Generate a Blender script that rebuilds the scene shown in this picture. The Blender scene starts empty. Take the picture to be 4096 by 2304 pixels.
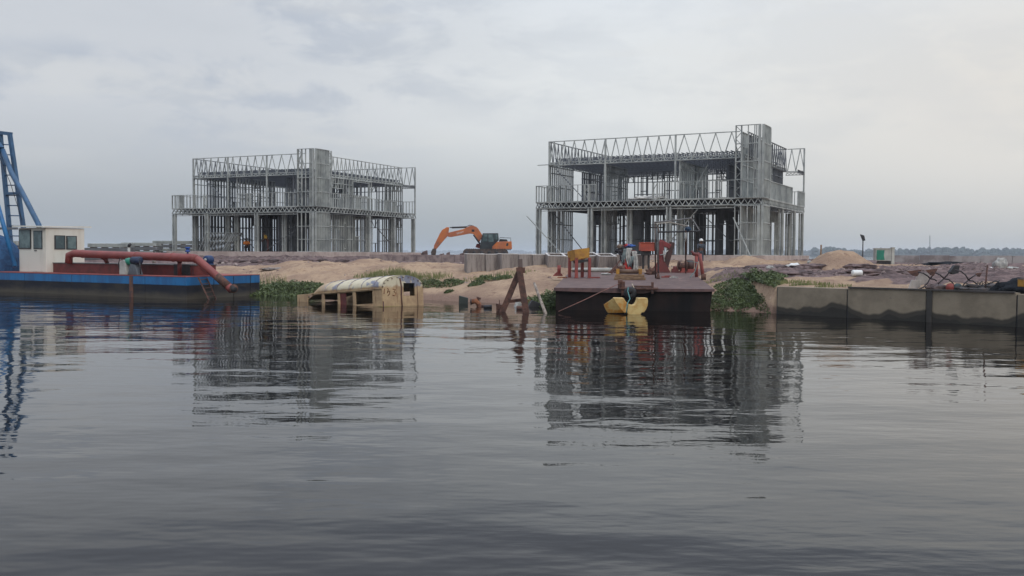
import bpy, bmesh, math, random
import numpy as np
from mathutils import Vector, Matrix, noise as mnoise
random.seed(7)
S = bpy.context.scene
COL = S.collection
rad = math.radians

# ------------------------------------------------------------------ camera
H = 2.4
cd = bpy.data.cameras.new("camera"); cam = bpy.data.objects.new("camera", cd); COL.objects.link(cam)
cd.sensor_width = 36.0; cd.lens = 36.0 * 3850 / 4096
cd.clip_start = 0.1; cd.clip_end = 30000
CR = Matrix.Rotation(rad(90 - 2.04), 3, 'X') @ Matrix.Rotation(rad(0.29), 3, 'Z')
cam.matrix_world = Matrix.Translation((0, 0, H)) @ CR.to_4x4()
S.camera = cam
def ray(px, py):
    return CR @ Vector(((px - 2048) / 3850, -(py - 1152) / 3850, -1))
def at(px, py, Y):                       # point of the ray through a photo pixel at distance Y
    d = ray(px, py); k = Y / d.y
    return Vector((d.x * k, Y, H + d.z * k))
def onz(px, py, z):                      # point of that ray at height z
    d = ray(px, py); k = (z - H) / d.z
    return Vector((d.x * k, d.y * k, z))

# ------------------------------------------------------------------ world, sun, exposure
SUN_EL, SUN_AZ = 38, 60                  # azimuth measured from +Y towards +X
W = bpy.data.worlds.new("World"); S.world = W; W.use_nodes = True
nt = W.node_tree; N = nt.nodes; Lk = nt.links
for n in list(N): N.remove(n)
def wn(t, **k):
    n = N.new(t)
    for a, b in k.items(): setattr(n, a, b)
    return n
def wmath(op, a, b=None, c=None, clamp=False):
    n = wn('ShaderNodeMath', operation=op, use_clamp=clamp)
    for i, v in enumerate((a, b, c)):
        if v is None: continue
        if isinstance(v, (int, float)): n.inputs[i].default_value = v
        else: Lk.new(v, n.inputs[i])
    return n.outputs[0]
def wmap(v, a, b, c=0.0, d=1.0, smooth=True):
    n = wn('ShaderNodeMapRange', interpolation_type='SMOOTHSTEP' if smooth else 'LINEAR')
    Lk.new(v, n.inputs[0])
    for i, x in enumerate((a, b, c, d)): n.inputs[i + 1].default_value = x
    return n.outputs[0]
def wmix(f, a, b, mode='MIX'):
    n = wn('ShaderNodeMix', data_type='RGBA', blend_type=mode)
    for s, v in ((n.inputs[0], f), (n.inputs[6], a), (n.inputs[7], b)):
        if isinstance(v, (int, float)): s.default_value = v
        elif isinstance(v, tuple): s.default_value = (*v, 1)
        else: Lk.new(v, s)
    return n.outputs[2]
sky = wn('ShaderNodeTexSky', sky_type='NISHITA', sun_disc=False, sun_elevation=rad(SUN_EL), sun_rotation=rad(SUN_AZ),
         air_density=1.5, dust_density=4.0)
tc = wn('ShaderNodeTexCoord'); sep = wn('ShaderNodeSeparateXYZ'); Lk.new(tc.outputs['Generated'], sep.inputs[0])
vx, vy, vz = sep.outputs
el = wmath('MAXIMUM', vz, 0.0)
den = wmath('ADD', el, 0.07)
comb = wn('ShaderNodeCombineXYZ'); Lk.new(wmath('DIVIDE', vx, den), comb.inputs[0]); Lk.new(wmath('DIVIDE', vy, den), comb.inputs[1])
comb.inputs[2].default_value = 5.2
def wnoise(vec, scale, detail, rough, dist=0.0):
    n = wn('ShaderNodeTexNoise'); Lk.new(vec, n.inputs['Vector'])
    n.inputs['Scale'].default_value = scale; n.inputs['Detail'].default_value = detail
    n.inputs['Roughness'].default_value = rough; n.inputs['Distortion'].default_value = dist
    return n.outputs['Fac']
mpc = wn('ShaderNodeMapping'); mpc.inputs['Scale'].default_value = (1.0, 1.0, 2.3); mpc.inputs['Location'].default_value = (3.1, 1.7, .4); Lk.new(tc.outputs['Generated'], mpc.inputs[0])
big = wnoise(mpc.outputs[0], 3.2, 3, 0.5, 0.1)
fine = wnoise(mpc.outputs[0], 9.0, 7, 0.60, 0.25)
mp = wn('ShaderNodeMapping'); mp.inputs['Scale'].default_value = (2.0, 2.0, 9.0); Lk.new(tc.outputs['Generated'], mp.inputs[0])
stra = wnoise(mp.outputs[0], 2.3, 5, 0.55, 0.2)
base = wmix(wmap(el, 0.0, 0.15), (0.400, 0.440, 0.465), (0.800, 0.825, 0.835))
base = wmix(wmap(el, 0.15, 0.32), base, (0.775, 0.825, 0.885))
right = wmap(vx, 0.05, 0.50)
base = wmix(wmath('MULTIPLY', right, wmath('MULTIPLY', wmap(el, 0.0, 0.12, 0.45, 1.0), wmap(el, 0.15, 0.30, 1.0, 0.25))), base, (0.800, 0.775, 0.735))
left = wmap(vx, 0.12, -0.34)
base = wmix(wmath('MULTIPLY', left, 0.9), base, wmix(wmap(el, 0.0, 0.16), (0.37, 0.41, 0.45), (0.60, 0.63, 0.68)))
cl = wmath('MULTIPLY', wmap(fine, 0.43, 0.60), wmap(big, 0.36, 0.50))
cl = wmath('MULTIPLY', cl, wmath('ADD', wmath('MULTIPLY', left, 0.85), 0.15))
cl = wmath('MULTIPLY', cl, wmap(el, 0.05, 0.17))
base = wmix(wmath('MULTIPLY', cl, 0.9), base, (0.480, 0.530, 0.615))
st = wmath('MULTIPLY', wmap(stra, 0.52, 0.68), wmap(el, 0.02, 0.10))
base = wmix(wmath('MULTIPLY', st, 0.16), base, (0.52, 0.56, 0.61))
lt = wmath('MULTIPLY', wmap(stra, 0.50, 0.34), wmap(el, 0.03, 0.14))
base = wmix(wmath('MULTIPLY', lt, 0.25), base, (0.76, 0.76, 0.74))
base = wmix(wmap(el, 0.25, 0.33), base, (0.47, 0.515, 0.60))
zen = wmap(el, 0.38, 0.95, 1.0, 3.0)
vm = wn('ShaderNodeVectorMath', operation='SCALE'); Lk.new(base, vm.inputs[0]); Lk.new(wmath('MULTIPLY', zen, 10.0), vm.inputs['Scale'])
colr = wmix(0.95, sky.outputs[0], vm.outputs[0])
bg = wn('ShaderNodeBackground'); bg.inputs['Strength'].default_value = 0.1; Lk.new(colr, bg.inputs['Color'])
wo = wn('ShaderNodeOutputWorld'); Lk.new(bg.outputs[0], wo.inputs['Surface'])

sl = bpy.data.lights.new("sun", 'SUN'); sl.energy = 0.9; sl.angle = rad(20); sl.color = (1.0, 0.94, 0.86)
sun = bpy.data.objects.new("sun", sl); COL.objects.link(sun)
sd = Vector((math.sin(rad(SUN_AZ + 90)) * math.cos(rad(SUN_EL)), math.cos(rad(SUN_AZ + 90)) * math.cos(rad(SUN_EL)), math.sin(rad(SUN_EL))))
sky.sun_rotation = rad(SUN_AZ + 90)
sun.rotation_euler = sd.to_track_quat('Z', 'Y').to_euler(); sun.location = (30, -20, 40)
S.view_settings.view_transform = 'Standard'; S.view_settings.look = 'None'
S.view_settings.gamma = 1.0; S.view_settings.use_curve_mapping = False; S.view_settings.exposure = 0.0
cy = S.cycles
cy.max_bounces = 6; cy.diffuse_bounces = 3; cy.glossy_bounces = 4; cy.transmission_bounces = 4; cy.volume_bounces = 1
cy.transparent_max_bounces = 8; cy.use_denoising = True; cy.denoiser = 'OPENIMAGEDENOISE'; cy.denoising_prefilter = 'ACCURATE'; cy.sample_clamp_indirect = 4.0

# ------------------------------------------------------------------ materials
MATS = {}
def mat(name, c1, c2=None, scale=3.0, rough=0.6, metal=0.0, bump=0.0, bscale=None, stretch=(1, 1, 1), lo=0.4, hi=0.62, detail=6, spec=None, coords='Object', rust=None, rustamt=0.6, low=None):
    if name in MATS: return MATS[name]
    m = bpy.data.materials.new(name); m.use_nodes = True; t = m.node_tree; n = t.nodes; l = t.links
    p = n['Principled BSDF']; p.inputs['Roughness'].default_value = rough; p.inputs['Metallic'].default_value = metal
    if spec is not None: p.inputs['Specular IOR Level'].default_value = spec
    c2 = c2 or tuple(x * 0.72 for x in c1)
    co = n.new('ShaderNodeTexCoord'); mp = n.new('ShaderNodeMapping'); mp.inputs['Scale'].default_value = stretch
    l.new(co.outputs[coords], mp.inputs[0])
    def nz(s, d=detail, r=0.6):
        q = n.new('ShaderNodeTexNoise'); q.inputs['Scale'].default_value = s; q.inputs['Detail'].default_value = d; q.inputs['Roughness'].default_value = r
        l.new(mp.outputs[0], q.inputs['Vector']); return q.outputs['Fac']
    def rng(v, a, b):
        q = n.new('ShaderNodeMapRange'); q.interpolation_type = 'SMOOTHSTEP'; l.new(v, q.inputs[0]); q.inputs[1].default_value = a; q.inputs[2].default_value = b; return q.outputs[0]
    def mx(f, a, b):
        q = n.new('ShaderNodeMix'); q.data_type = 'RGBA'
        for s, v in ((q.inputs[0], f), (q.inputs[6], a), (q.inputs[7], b)):
            if isinstance(v, tuple): s.default_value = (*v, 1)
            elif isinstance(v, float): s.default_value = v
            else: l.new(v, s)
        return q.outputs[2]
    c = mx(rng(nz(scale), lo, hi), c1, c2)
    if rust:
        q = nz(scale * 0.55, 8, 0.7)
        c = mx(rng(q, rustamt, rustamt + 0.09), c, rust)
    if low:
        sz = n.new('ShaderNodeSeparateXYZ'); l.new(co.outputs[coords], sz.inputs[0])
        ad = n.new('ShaderNodeMath'); ad.operation = 'MULTIPLY_ADD'; l.new(nz(1.2, 6), ad.inputs[0]); ad.inputs[1].default_value = -.5; l.new(sz.outputs[2], ad.inputs[2])
        c = mx(rng(ad.outputs[0], low[1], low[0]), c, low[2])
    l.new(c, p.inputs['Base Color'])
    if bump:
        b = n.new('ShaderNodeBump'); b.inputs['Strength'].default_value = bump; b.inputs['Distance'].default_value = 0.05
        l.new(nz(bscale or scale * 4, 5), b.inputs['Height']); l.new(b.outputs[0], p.inputs['Normal'])
    MATS[name] = m
    return m
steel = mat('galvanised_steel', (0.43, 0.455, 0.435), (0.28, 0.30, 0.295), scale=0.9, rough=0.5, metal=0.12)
steel_d = mat('galvanised_steel_shade_tone', (0.16, 0.17, 0.185), (0.10, 0.11, 0.12), scale=0.8, rough=0.5, metal=0.25)  # same steel with interior shade painted in; also used for dark poles
steel_m = mat('galvanised_steel_half_shaded', (0.27, 0.285, 0.28), (0.17, 0.185, 0.185), scale=1.1, rough=0.5, metal=0.15)  # same steel, part darkened to paint the shade on inner walls
steel_k = mat('galvanised_steel_joist_shaded', (0.125, 0.14, 0.165), (0.08, 0.09, 0.11), scale=1.1, rough=0.5, metal=0.15)  # same steel, darkened and blued to paint ceiling shade on the joists
concrete = mat('slab_concrete', (0.47, 0.385, 0.35), (0.36, 0.285, 0.255), scale=1.2, rough=0.9, bump=0.4)
boxconc = mat('box_concrete', (0.30, 0.265, 0.245), (0.16, 0.135, 0.125), scale=1.6, rough=0.9, bump=0.3, stretch=(3.0, 3.0, 0.5))
whiterim = mat('white_rim', (0.58, 0.56, 0.54), (0.40, 0.37, 0.35), scale=4, rough=0.8)
redp = mat('red_oxide_paint', (0.27, 0.055, 0.045), (0.20, 0.042, 0.036), scale=1.5, rough=0.6, bump=0.15, rust=(0.12, 0.045, 0.03), rustamt=0.62)
reddark = mat('dark_red_paint', (0.15, 0.03, 0.027), (0.10, 0.022, 0.02), scale=2.5, rough=0.6, bump=0.2, rust=(0.07, 0.03, 0.02), rustamt=0.6)
pipe_red = mat('pipe_red_paint', (0.25, 0.060, 0.052), (0.20, 0.048, 0.042), scale=1.2, rough=0.55, bump=0.1, rust=(0.17, 0.06, 0.035), rustamt=0.66)
rusty = mat('rusty_steel', (0.13, 0.062, 0.045), (0.07, 0.038, 0.032), scale=5, rough=0.85, bump=0.6)
rustor = mat('orange_rust', (0.30, 0.115, 0.05), (0.13, 0.055, 0.035), scale=6, rough=0.85, bump=0.6)
blackm = mat('dark_iron', (0.03, 0.03, 0.035), (0.018, 0.018, 0.02), scale=4, rough=0.6)
hullblk = mat('black_hull_paint', (0.016, 0.018, 0.028), (0.042, 0.038, 0.036), scale=0.5, rough=0.65, spec=.25, bump=0.2, lo=0.42, hi=0.7, stretch=(1, 1, 2.2), rust=(0.085, 0.07, 0.055), rustamt=0.60, low=(-.25, .22, (.085, .075, .060)))
hullbrown = mat('dark_brown_hull_paint', (0.008, 0.007, 0.008), (0.020, 0.013, 0.012), scale=0.8, rough=0.7, bump=0.25, stretch=(1, 1, .5), spec=.2)
bluep = mat('blue_hull_paint', (0.012, 0.150, 0.37), (0.014, 0.105, 0.27), scale=1.4, rough=0.45, bump=0.1, stretch=(1.2, 1.2, .35), rust=(0.085, 0.085, 0.10), rustamt=0.61)
bluem = mat('blue_mast_paint', (0.035, 0.105, 0.21), (0.025, 0.075, 0.15), scale=1.2, rough=0.45)
bluel = mat('bright_blue_pipe_paint', (0.02, 0.17, 0.40), (0.02, 0.12, 0.30), scale=1.2, rough=0.45)
whitep = mat('white_cabin_paint', (0.66, 0.65, 0.58), (0.55, 0.53, 0.45), scale=0.7, rough=0.5, stretch=(1.6, 1.6, .4), lo=0.45, hi=0.75, rust=(0.40, 0.34, 0.24), rustamt=0.70)
deckm = mat('brown_deck', (0.135, 0.085, 0.074), (0.095, 0.056, 0.05), scale=1.8, rough=0.7, bump=0.3, rust=(0.23, 0.14, 0.115), rustamt=0.57)
glassm = mat('dim_window_glass', (0.13, 0.19, 0.19), (0.05, 0.08, 0.085), scale=1, rough=0.08)
yellowp = mat('yellow_paint', (0.44, 0.22, 0.03), (0.32, 0.15, 0.03), scale=3, rough=0.55, bump=0.1, rust=(0.2, 0.09, 0.03), rustamt=0.66)
floaty = mat('yellow_float_plastic', (0.60, 0.45, 0.19), (0.50, 0.31, 0.10), scale=2.6, rough=0.5, rust=(0.52, 0.22, 0.035), rustamt=0.56)
oran = mat('orange_machine_paint', (0.54, 0.165, 0.045), (0.40, 0.13, 0.06), scale=0.9, rough=0.6, rust=(0.24, 0.11, 0.07), rustamt=0.60)
cabgrey = mat('dark_grey_cab', (0.035, 0.045, 0.05), (0.025, 0.03, 0.035), scale=2, rough=0.35)
trackm = mat('muddy_track', (0.10, 0.075, 0.065), (0.06, 0.05, 0.045), scale=4, rough=0.9)
clothw = mat('pale_cloth', (0.42, 0.41, 0.38), (0.27, 0.27, 0.26), scale=7, rough=0.9, bump=0.3)
clothb = mat('blue_cloth', (0.04, 0.11, 0.36), (0.03, 0.07, 0.2), scale=5, rough=0.9)
clothr = mat('red_cloth', (0.5, 0.05, 0.04), (0.35, 0.04, 0.035), scale=5, rough=0.9)
clothk = mat('dark_cloth', (0.05, 0.045, 0.055), (0.03, 0.03, 0.03), scale=5, rough=0.9)
clothg = mat('grey_green_cloth', (0.16, 0.20, 0.20), (0.10, 0.12, 0.13), scale=5, rough=0.9)
timber = mat('weathered_timber', (0.26, 0.17, 0.10), (0.15, 0.09, 0.055), scale=3, rough=0.85, bump=0.3, stretch=(1, 5, 5))
stake = mat('pale_driftwood', (0.36, 0.31, 0.26), (0.18, 0.14, 0.12), scale=6, rough=0.9, bump=0.4, stretch=(2, 2, .5))
ropet = mat('teal_rope', (0.09, 0.25, 0.24), (0.05, 0.15, 0.15), scale=20, rough=0.9)
roper = mat('reddish_rope', (0.24, 0.11, 0.09), (0.14, 0.08, 0.07), scale=20, rough=0.9)
ropew = mat('pale_rope', (0.45, 0.38, 0.28), None, scale=20, rough=0.9)
rubber = mat('black_rubber', (0.018, 0.018, 0.02), None, scale=5, rough=0.7)
tarp = mat('black_tarpaulin', (0.022, 0.025, 0.03), (0.014, 0.016, 0.02), scale=3, rough=0.9, spec=.1, bump=0.6, bscale=6)
greenp = mat('green_paint', (0.02, 0.22, 0.15), (0.02, 0.17, 0.12), scale=2, rough=0.5)
palegrey = mat('pale_grey_paint', (0.42, 0.43, 0.40), (0.32, 0.32, 0.30), scale=2, rough=0.6)
whitet = mat('white_plastic', (0.75, 0.76, 0.74), (0.62, 0.62, 0.6), scale=4, rough=0.5)
sandm = mat('heaped_sand', (0.43, 0.295, 0.185), (0.33, 0.215, 0.14), scale=1.4, rough=0.95, bump=0.6, bscale=9)
skinm = mat('brown_skin', (0.10, 0.05, 0.032), None, scale=5, rough=0.6)
leaf = mat('green_leaves', (0.115, 0.155, 0.055), (0.060, 0.078, 0.030), scale=3.5, rough=0.6, lo=.35, hi=.65)
leafy = mat('pale_grass_blades', (0.19, 0.20, 0.075), (0.10, 0.13, 0.04), scale=1.2, rough=0.7)
fartree = mat('far_tree_foliage', (0.040, 0.055, 0.040), (0.020, 0.030, 0.026), scale=0.03, rough=0.9)
roofbus = None

# ------------------------------------------------------------------ helpers
def tag(o, label=None, cat=None, group=None, kind=None):
    if label: o['label'] = label
    if cat: o['category'] = cat
    if group: o['group'] = group
    if kind: o['kind'] = kind
    return o
def empty(name, loc=(0, 0, 0), rz=0.0, label=None, cat=None, group=None, rot=None):
    o = bpy.data.objects.new(name, None); COL.objects.link(o); o.location = loc
    o.rotation_euler = rot if rot else (0, 0, rz); o.empty_display_size = 0.2
    return tag(o, label, cat, group)
class MB:
    def __init__(s): s.v = []; s.f = []; s.sm = []
    def add(s, vs, fs, smooth=False):
        b = len(s.v); s.v += [tuple(x) for x in vs]; s.f += [tuple(b + i for i in f) for f in fs]; s.sm += [smooth] * len(fs)
        return s
    def box(s, x0, x1, y0, y1, z0, z1):
        return s.add([(x0, y0, z0), (x1, y0, z0), (x1, y1, z0), (x0, y1, z0), (x0, y0, z1), (x1, y0, z1), (x1, y1, z1), (x0, y1, z1)],
                     [(0, 3, 2, 1), (4, 5, 6, 7), (0, 1, 5, 4), (1, 2, 6, 5), (2, 3, 7, 6), (3, 0, 4, 7)])
    def bar(s, p, q, w, t, side=(0, 0, 1)):
        p = Vector(p); q = Vector(q); d = (q - p)
        if d.length < 1e-6: return s
        d.normalize(); sd = Vector(side); a = sd - d * sd.dot(d)
        if a.length < 1e-4: a = Vector((1, 0, 0)) - d * d.x
        a.normalize(); b = d.cross(a); a = a * (w / 2); b = b * (t / 2)
        vs = [p - a - b, p + a - b, p + a + b, p - a + b, q - a - b, q + a - b, q + a + b, q - a + b]
        return s.add(vs, [(0, 3, 2, 1), (4, 5, 6, 7), (0, 1, 5, 4), (1, 2, 6, 5), (2, 3, 7, 6), (3, 0, 4, 7)])
    def tube(s, pts, r, n=10, cap=True, hollow=False):
        pts = [Vector(p) for p in pts]; rs = r if isinstance(r, (list, tuple)) else [r] * len(pts)
        rings = []; prev = None
        for i, p in enumerate(pts):
            d = (pts[min(i + 1, len(pts) - 1)] - pts[max(i - 1, 0)]).normalized()
            if prev is None:
                a = Vector((0, 0, 1)) if abs(d.z) < 0.9 else Vector((1, 0, 0))
                a = (a - d * a.dot(d)).normalized()
            else: a = (prev - d * prev.dot(d)).normalized()
            prev = a; b = d.cross(a)
            rings.append([p + (a * math.cos(2 * math.pi * k / n) + b * math.sin(2 * math.pi * k / n)) * rs[i] for k in range(n)])
        vs = [v for rg in rings for v in rg]; fs = []
        for i in range(len(pts) - 1):
            for k in range(n): fs.append((i * n + k, i * n + (k + 1) % n, (i + 1) * n + (k + 1) % n, (i + 1) * n + k))
        if cap:
            fs.append(tuple(range(n))[::-1])
            if not hollow: fs.append(tuple((len(pts) - 1) * n + k for k in range(n)))
        return s.add(vs, fs, True)
    def lathe(s, c, prof, n=20, axis='z'):
        vs = []; fs = []
        for r, h in prof:
            for k in range(n):
                a = 2 * math.pi * k / n; x, y, z = r * math.cos(a), r * math.sin(a), h
                if axis == 'x': x, y, z = z, x, y
                elif axis == 'y': x, y, z = x, z, y
                vs.append((c[0] + x, c[1] + y, c[2] + z))
        for i in range(len(prof) - 1):
            for k in range(n): fs.append((i * n + k, i * n + (k + 1) % n, (i + 1) * n + (k + 1) % n, (i + 1) * n + k))
        return s.add(vs, fs, True)
    def prism(s, poly, a, b, axis='y'):        # poly in the plane across the axis, extruded from a to b
        n = len(poly)
        def P(u, v, h):
            return (u, h, v) if axis == 'y' else ((h, u, v) if axis == 'x' else (u, v, h))
        vs = [P(u, v, a) for u, v in poly] + [P(u, v, b) for u, v in poly]
        fs = [tuple(range(n)), tuple(range(2 * n - 1, n - 1, -1))] + [(i, i + n, (i + 1) % n + n, (i + 1) % n) for i in range(n)]
        return s.add(vs, fs)
    def build(s, name, m, parent=None, bevel=0.0, loc=None, recalc=True):
        me = bpy.data.meshes.new(name); me.from_pydata([tuple(v) for v in s.v], [], s.f); me.update()
        if recalc:
            bm = bmesh.new(); bm.from_mesh(me); bmesh.ops.recalc_face_normals(bm, faces=bm.faces)
            sm = s.sm
            for i, f in enumerate(bm.faces): f.smooth = sm[i] if i < len(sm) else False
            bm.to_mesh(me); bm.free()
        else:
            me.polygons.foreach_set('use_smooth', s.sm)
        if isinstance(m, (list, tuple)):
            for x in m: me.materials.append(x)
        elif m: me.materials.append(m)
        o = bpy.data.objects.new(name, me); COL.objects.link(o)
        if parent: o.parent = parent
        if loc: o.location = loc
        if bevel:
            md = o.modifiers.new('bevel', 'BEVEL'); md.width = bevel; md.segments = 2; md.limit_method = 'ANGLE'
        return o
def copy_tree(o, parent=None):
    c = o.copy(); COL.objects.link(c); c.parent = parent
    for ch in [x for x in o.children]: copy_tree(ch, c)
    return c
def lerp(x, xs, ys): return float(np.interp(x, xs, ys))
def sstep(x, a, b):
    t = min(1, max(0, (x - a) / (b - a))); return t * t * (3 - 2 * t)

# ------------------------------------------------------------------ ground, water
SX = [-200, -60, -30, -17, -13.1, -4.5, -0.6, 2.3, 6.0, 9.7, 10.8]
SY = [110, 78, 68, 59, 54.2, 49.6, 46.4, 44.4, 43.0, 41.2, 39.6]
QA = Vector((10.85, 39.3)); QD = Vector((0.688, -0.725))
def shore(x):
    if x <= 10.8: return lerp(x, SX, SY)
    return 39.3 - (x - 10.85) * 1.054
RH = (16.0, 62.0, 2.37, rad(-28.0)); LH = (-16.07, 78.6, 2.47, rad(-24.8))
def hlocal(h, x, y):
    c, s = math.cos(h[3]), math.sin(h[3]); dx, dy = x - h[0], y - h[1]
    return -(dx * c + dy * s), (-dx * s + dy * c)
def rectdist(u, w, u0, u1, w0, w1):
    return math.hypot(max(u0 - u, 0, u - u1), max(w0 - w, 0, w - w1))
SANDY = [(14.4, 59.0, 4.2), (11.2, 55.5, 3.0), (13.5, 41.0, 1.6), (9.5, 50.5, 2.0)]
PILES = [(at(3358, 1060, 48.3).x, 48.3, 1.95, 0.98), (14.5, 59.4, 2.4, 0.5), (11.2, 57.0, 2.6, 0.3), (19.6, 58.5, 2.2, 0.25), (8.0, 57.5, 2.2, 0.3), (-12.5, 62.5, 4.0, 0.32), (-6.0, 60.0, 3.5, 0.32), (-18, 63, 4, 0.25), (-9.5, 65.5, 2.4, .35), (-15.0, 67.0, 2.2, .38), (-2.5, 58, 2.5, .25), (-7, 55.8, 1.6, .18), (-11, 57.5, 2.0, .2), (1.5, 56, 2.4, .22), (25, 52, 3, .25), (1.0, 53.5, 3.0, 0.18), (5.0, 53.0, 2.0, 0.25)]
def gz(x, y, detail=True):
    s = y - shore(x)
    if x > 10.8:
        if s < 0.25: z = -1.6
        else: z = lerp(s, [0.25, 3, 10, 20], [1.07, 1.22, 1.62, 1.72])
    else:
        z = lerp(s, [-8, -1.0, 0, 1.5, 4, 8, 14], [-2.5, -0.3, 0, 0.42, 0.95, 1.42, 1.66])
        if x > 9.6 and s > 0: z = max(z, lerp(x, [9.6, 10.8], [0, .62]) * min(1, s / 1.6))
    z += 0.45 * sstep(y, 92, 104) * (1 - sstep(x, 6, 16))
    u, w = hlocal(LH, x, y); z += 0.36 * (1 - sstep(rectdist(u, w, -1, 16.5, -1.5, 16), 0, 5))
    u, w = hlocal(RH, x, y); z += 0.25 * (1 - sstep(rectdist(u, w, -.5, 16.8, -.5, 14), 0, 4))
    bu = (x - 1.81) * .9936 - (y - 41.2) * .1132; bv = (x - 1.81) * .1132 + (y - 41.2) * .9936
    inb = 1 - sstep(rectdist(bu, bv, -.1, 6.8, 0, 12.0), 0, .9)
    if inb > 0: z = z * (1 - inb) + min(z, .96 + .038 * bv - .22) * inb
    if s > 0.6 and inb <= 0:
        for px, py, r, h in PILES:
            d = math.hypot(x - px, y - py)
            if d < r * 1.3:
                k = max(0, 1 - d / r)
                z += h * (min(1.0, 1.5 * k) ** 0.9 * (.9 + .1 * k) if h > 0.9 else sstep(k, 0, 1))
        if detail:
            a = min(1, (s - 0.6) / 4)
            n1 = mnoise.noise(Vector((x * 0.35, y * 0.35, 0))); n2 = mnoise.noise(Vector((x * 1.3, y * 1.3, 4))); n3 = mnoise.noise(Vector((x * 3.2, y * 3.2, 9)))
            z += a * (0.13 * n1 + 0.12 * n2 + 0.055 * n3)
            for y0 in (54.2 + .10 * x + .9 * math.sin(x * .13), 58.4 - .08 * x + .7 * math.sin(x * .17 + 1)):
                for dy in (-.95, .95):
                    q = abs(y - y0 - dy)
                    if q < .9: z += a * (-.07 * math.exp(-(q / .22) ** 2) + .045 * math.exp(-((q - .45) / .16) ** 2))
            m = dirt(x, y)
            if m > 0.2: z += a * m * (0.10 * abs(mnoise.noise(Vector((x * 2.1, y * 2.1, 20)))) + 0.07 * abs(n3))
    return z
def dirt(x, y):                      # 1 = purple-brown earth, 0 = sand
    s = y - shore(x)
    n = mnoise.noise(Vector((x * 0.16, y * 0.3, 2))) * 0.9 + mnoise.noise(Vector((x * 0.6, y * 0.9, 7))) * 0.35
    if x > 6:
        k = sstep(s + n * 3, 4.5, 6.5) * (1 - sstep(y + n * 5 + (x - 15) * .45, 58, 62)) * sstep(x + n * 2, 8.5, 11.5)
        k = max(k, sstep(y, 66, 70) * 0.9)
    else:
        k = sstep(y + n * 4 - (-x) * 0.28, 62.0, 65.5)
        k = max(k, sstep(y, 84, 90) * .7)
    for px, py, r in SANDY: k *= sstep(math.hypot(x - px, (y - py) * .8) + n * 1.5, r * .6, r)
    for px, py, r, h in PILES:
        if h > .9: k *= sstep(math.hypot(x - px, y - py), r * 1.0, r * 1.25)
    return max(0.0, min(1.0, k))
xs = np.concatenate([np.arange(-400, -60, 20), np.arange(-60, -30, 2.5), np.arange(-30, 30, 0.22), np.arange(30, 60, 2.0), np.arange(60, 401, 20)])
# a fine row just behind the quay keeps the drop inside the wall
ys = np.concatenate([np.arange(-60, 20, 8), np.arange(20, 36, 0.5), np.arange(36, 68, 0.2), np.arange(68, 100, 0.6), np.arange(100, 141, 4)])
ground_v = []; mask = []
for y in ys:
    for x in xs:
        x_ = float(x); y_ = float(y)
        z = gz(x_, y_)
        if y_ > 136: z = -1.0
        ground_v.append((x_, y_, z)); mask.append(dirt(x_, y_))
nx, ny = len(xs), len(ys)
gf = [(j * nx + i, j * nx + i + 1, (j + 1) * nx + i + 1, (j + 1) * nx + i) for j in range(ny - 1) for i in range(nx - 1)]
me = bpy.data.meshes.new('ground'); me.from_pydata(ground_v, [], gf); me.update()
me.polygons.foreach_set('use_smooth', [True] * len(gf))
ca = me.color_attributes.new('earth', 'FLOAT_COLOR', 'POINT')
ca.data.foreach_set('color', np.repeat(np.array(mask), 4).astype(np.float32).reshape(-1, 4).ravel())
ground = bpy.data.objects.new('ground', me); COL.objects.link(ground); tag(ground, 'orange sand and purplish brown earth of the building site', None, None, 'structure')
gm = bpy.data.materials.new('site_ground'); gm.use_nodes = True; t = gm.node_tree; n = t.nodes; l = t.links; p = n['Principled BSDF']
p.inputs['Roughness'].default_value = 0.95; p.inputs['Specular IOR Level'].default_value = 0.2
def G(tp, **k):
    q = n.new(tp)
    for a, b in k.items(): setattr(q, a, b)
    return q
def gset(q, i, v):
    if isinstance(v, (int, float)): q.inputs[i].default_value = v
    elif isinstance(v, tuple): q.inputs[i].default_value = (*v, 1)
    else: l.new(v, q.inputs[i])
def gnoise(s, d=6, r=.6, vec=None):
    q = G('ShaderNodeTexNoise'); q.inputs['Scale'].default_value = s; q.inputs['Detail'].default_value = d; q.inputs['Roughness'].default_value = r
    l.new(vec or gc.outputs['Object'], q.inputs['Vector']); return q.outputs['Fac']
def gmap(v, a, b, c=0., d=1.):
    q = G('ShaderNodeMapRange', interpolation_type='SMOOTHSTEP'); l.new(v, q.inputs[0])
    for i, x in enumerate((a, b, c, d)): q.inputs[i + 1].default_value = x
    return q.outputs[0]
def gmix(f, a, b):
    q = G('ShaderNodeMix', data_type='RGBA'); gset(q, 0, f); gset(q, 6, a); gset(q, 7, b); return q.outputs[2]
def gmath(op, a, b):
    q = G('ShaderNodeMath', operation=op); gset(q, 0, a); gset(q, 1, b); return q.outputs[0]
gc = G('ShaderNodeTexCoord'); att = G('ShaderNodeVertexColor', layer_name='earth')
gst = G('ShaderNodeMapping'); gst.inputs['Scale'].default_value = (.22, .9, 1); l.new(gc.outputs['Object'], gst.inputs[0])
mk = gmath('ADD', att.outputs['Color'], gmath('MULTIPLY', gmath('SUBTRACT', gnoise(1.1, 8, .7), 0.5), 1.3))
mk = gmap(gmath('ADD', mk, gmath('MULTIPLY', gmath('SUBTRACT', gnoise(1.0, 6, .6, gst.outputs[0]), 0.5), 1.4)), 0.36, 0.60)
sandc = gmix(gmap(gnoise(0.5), .38, .62), (0.43, 0.305, 0.205), (0.30, 0.205, 0.145))
sandc = gmix(gmap(gnoise(2.6, 9, .75), .50, .66), sandc, (0.24, 0.155, 0.11))
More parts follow.
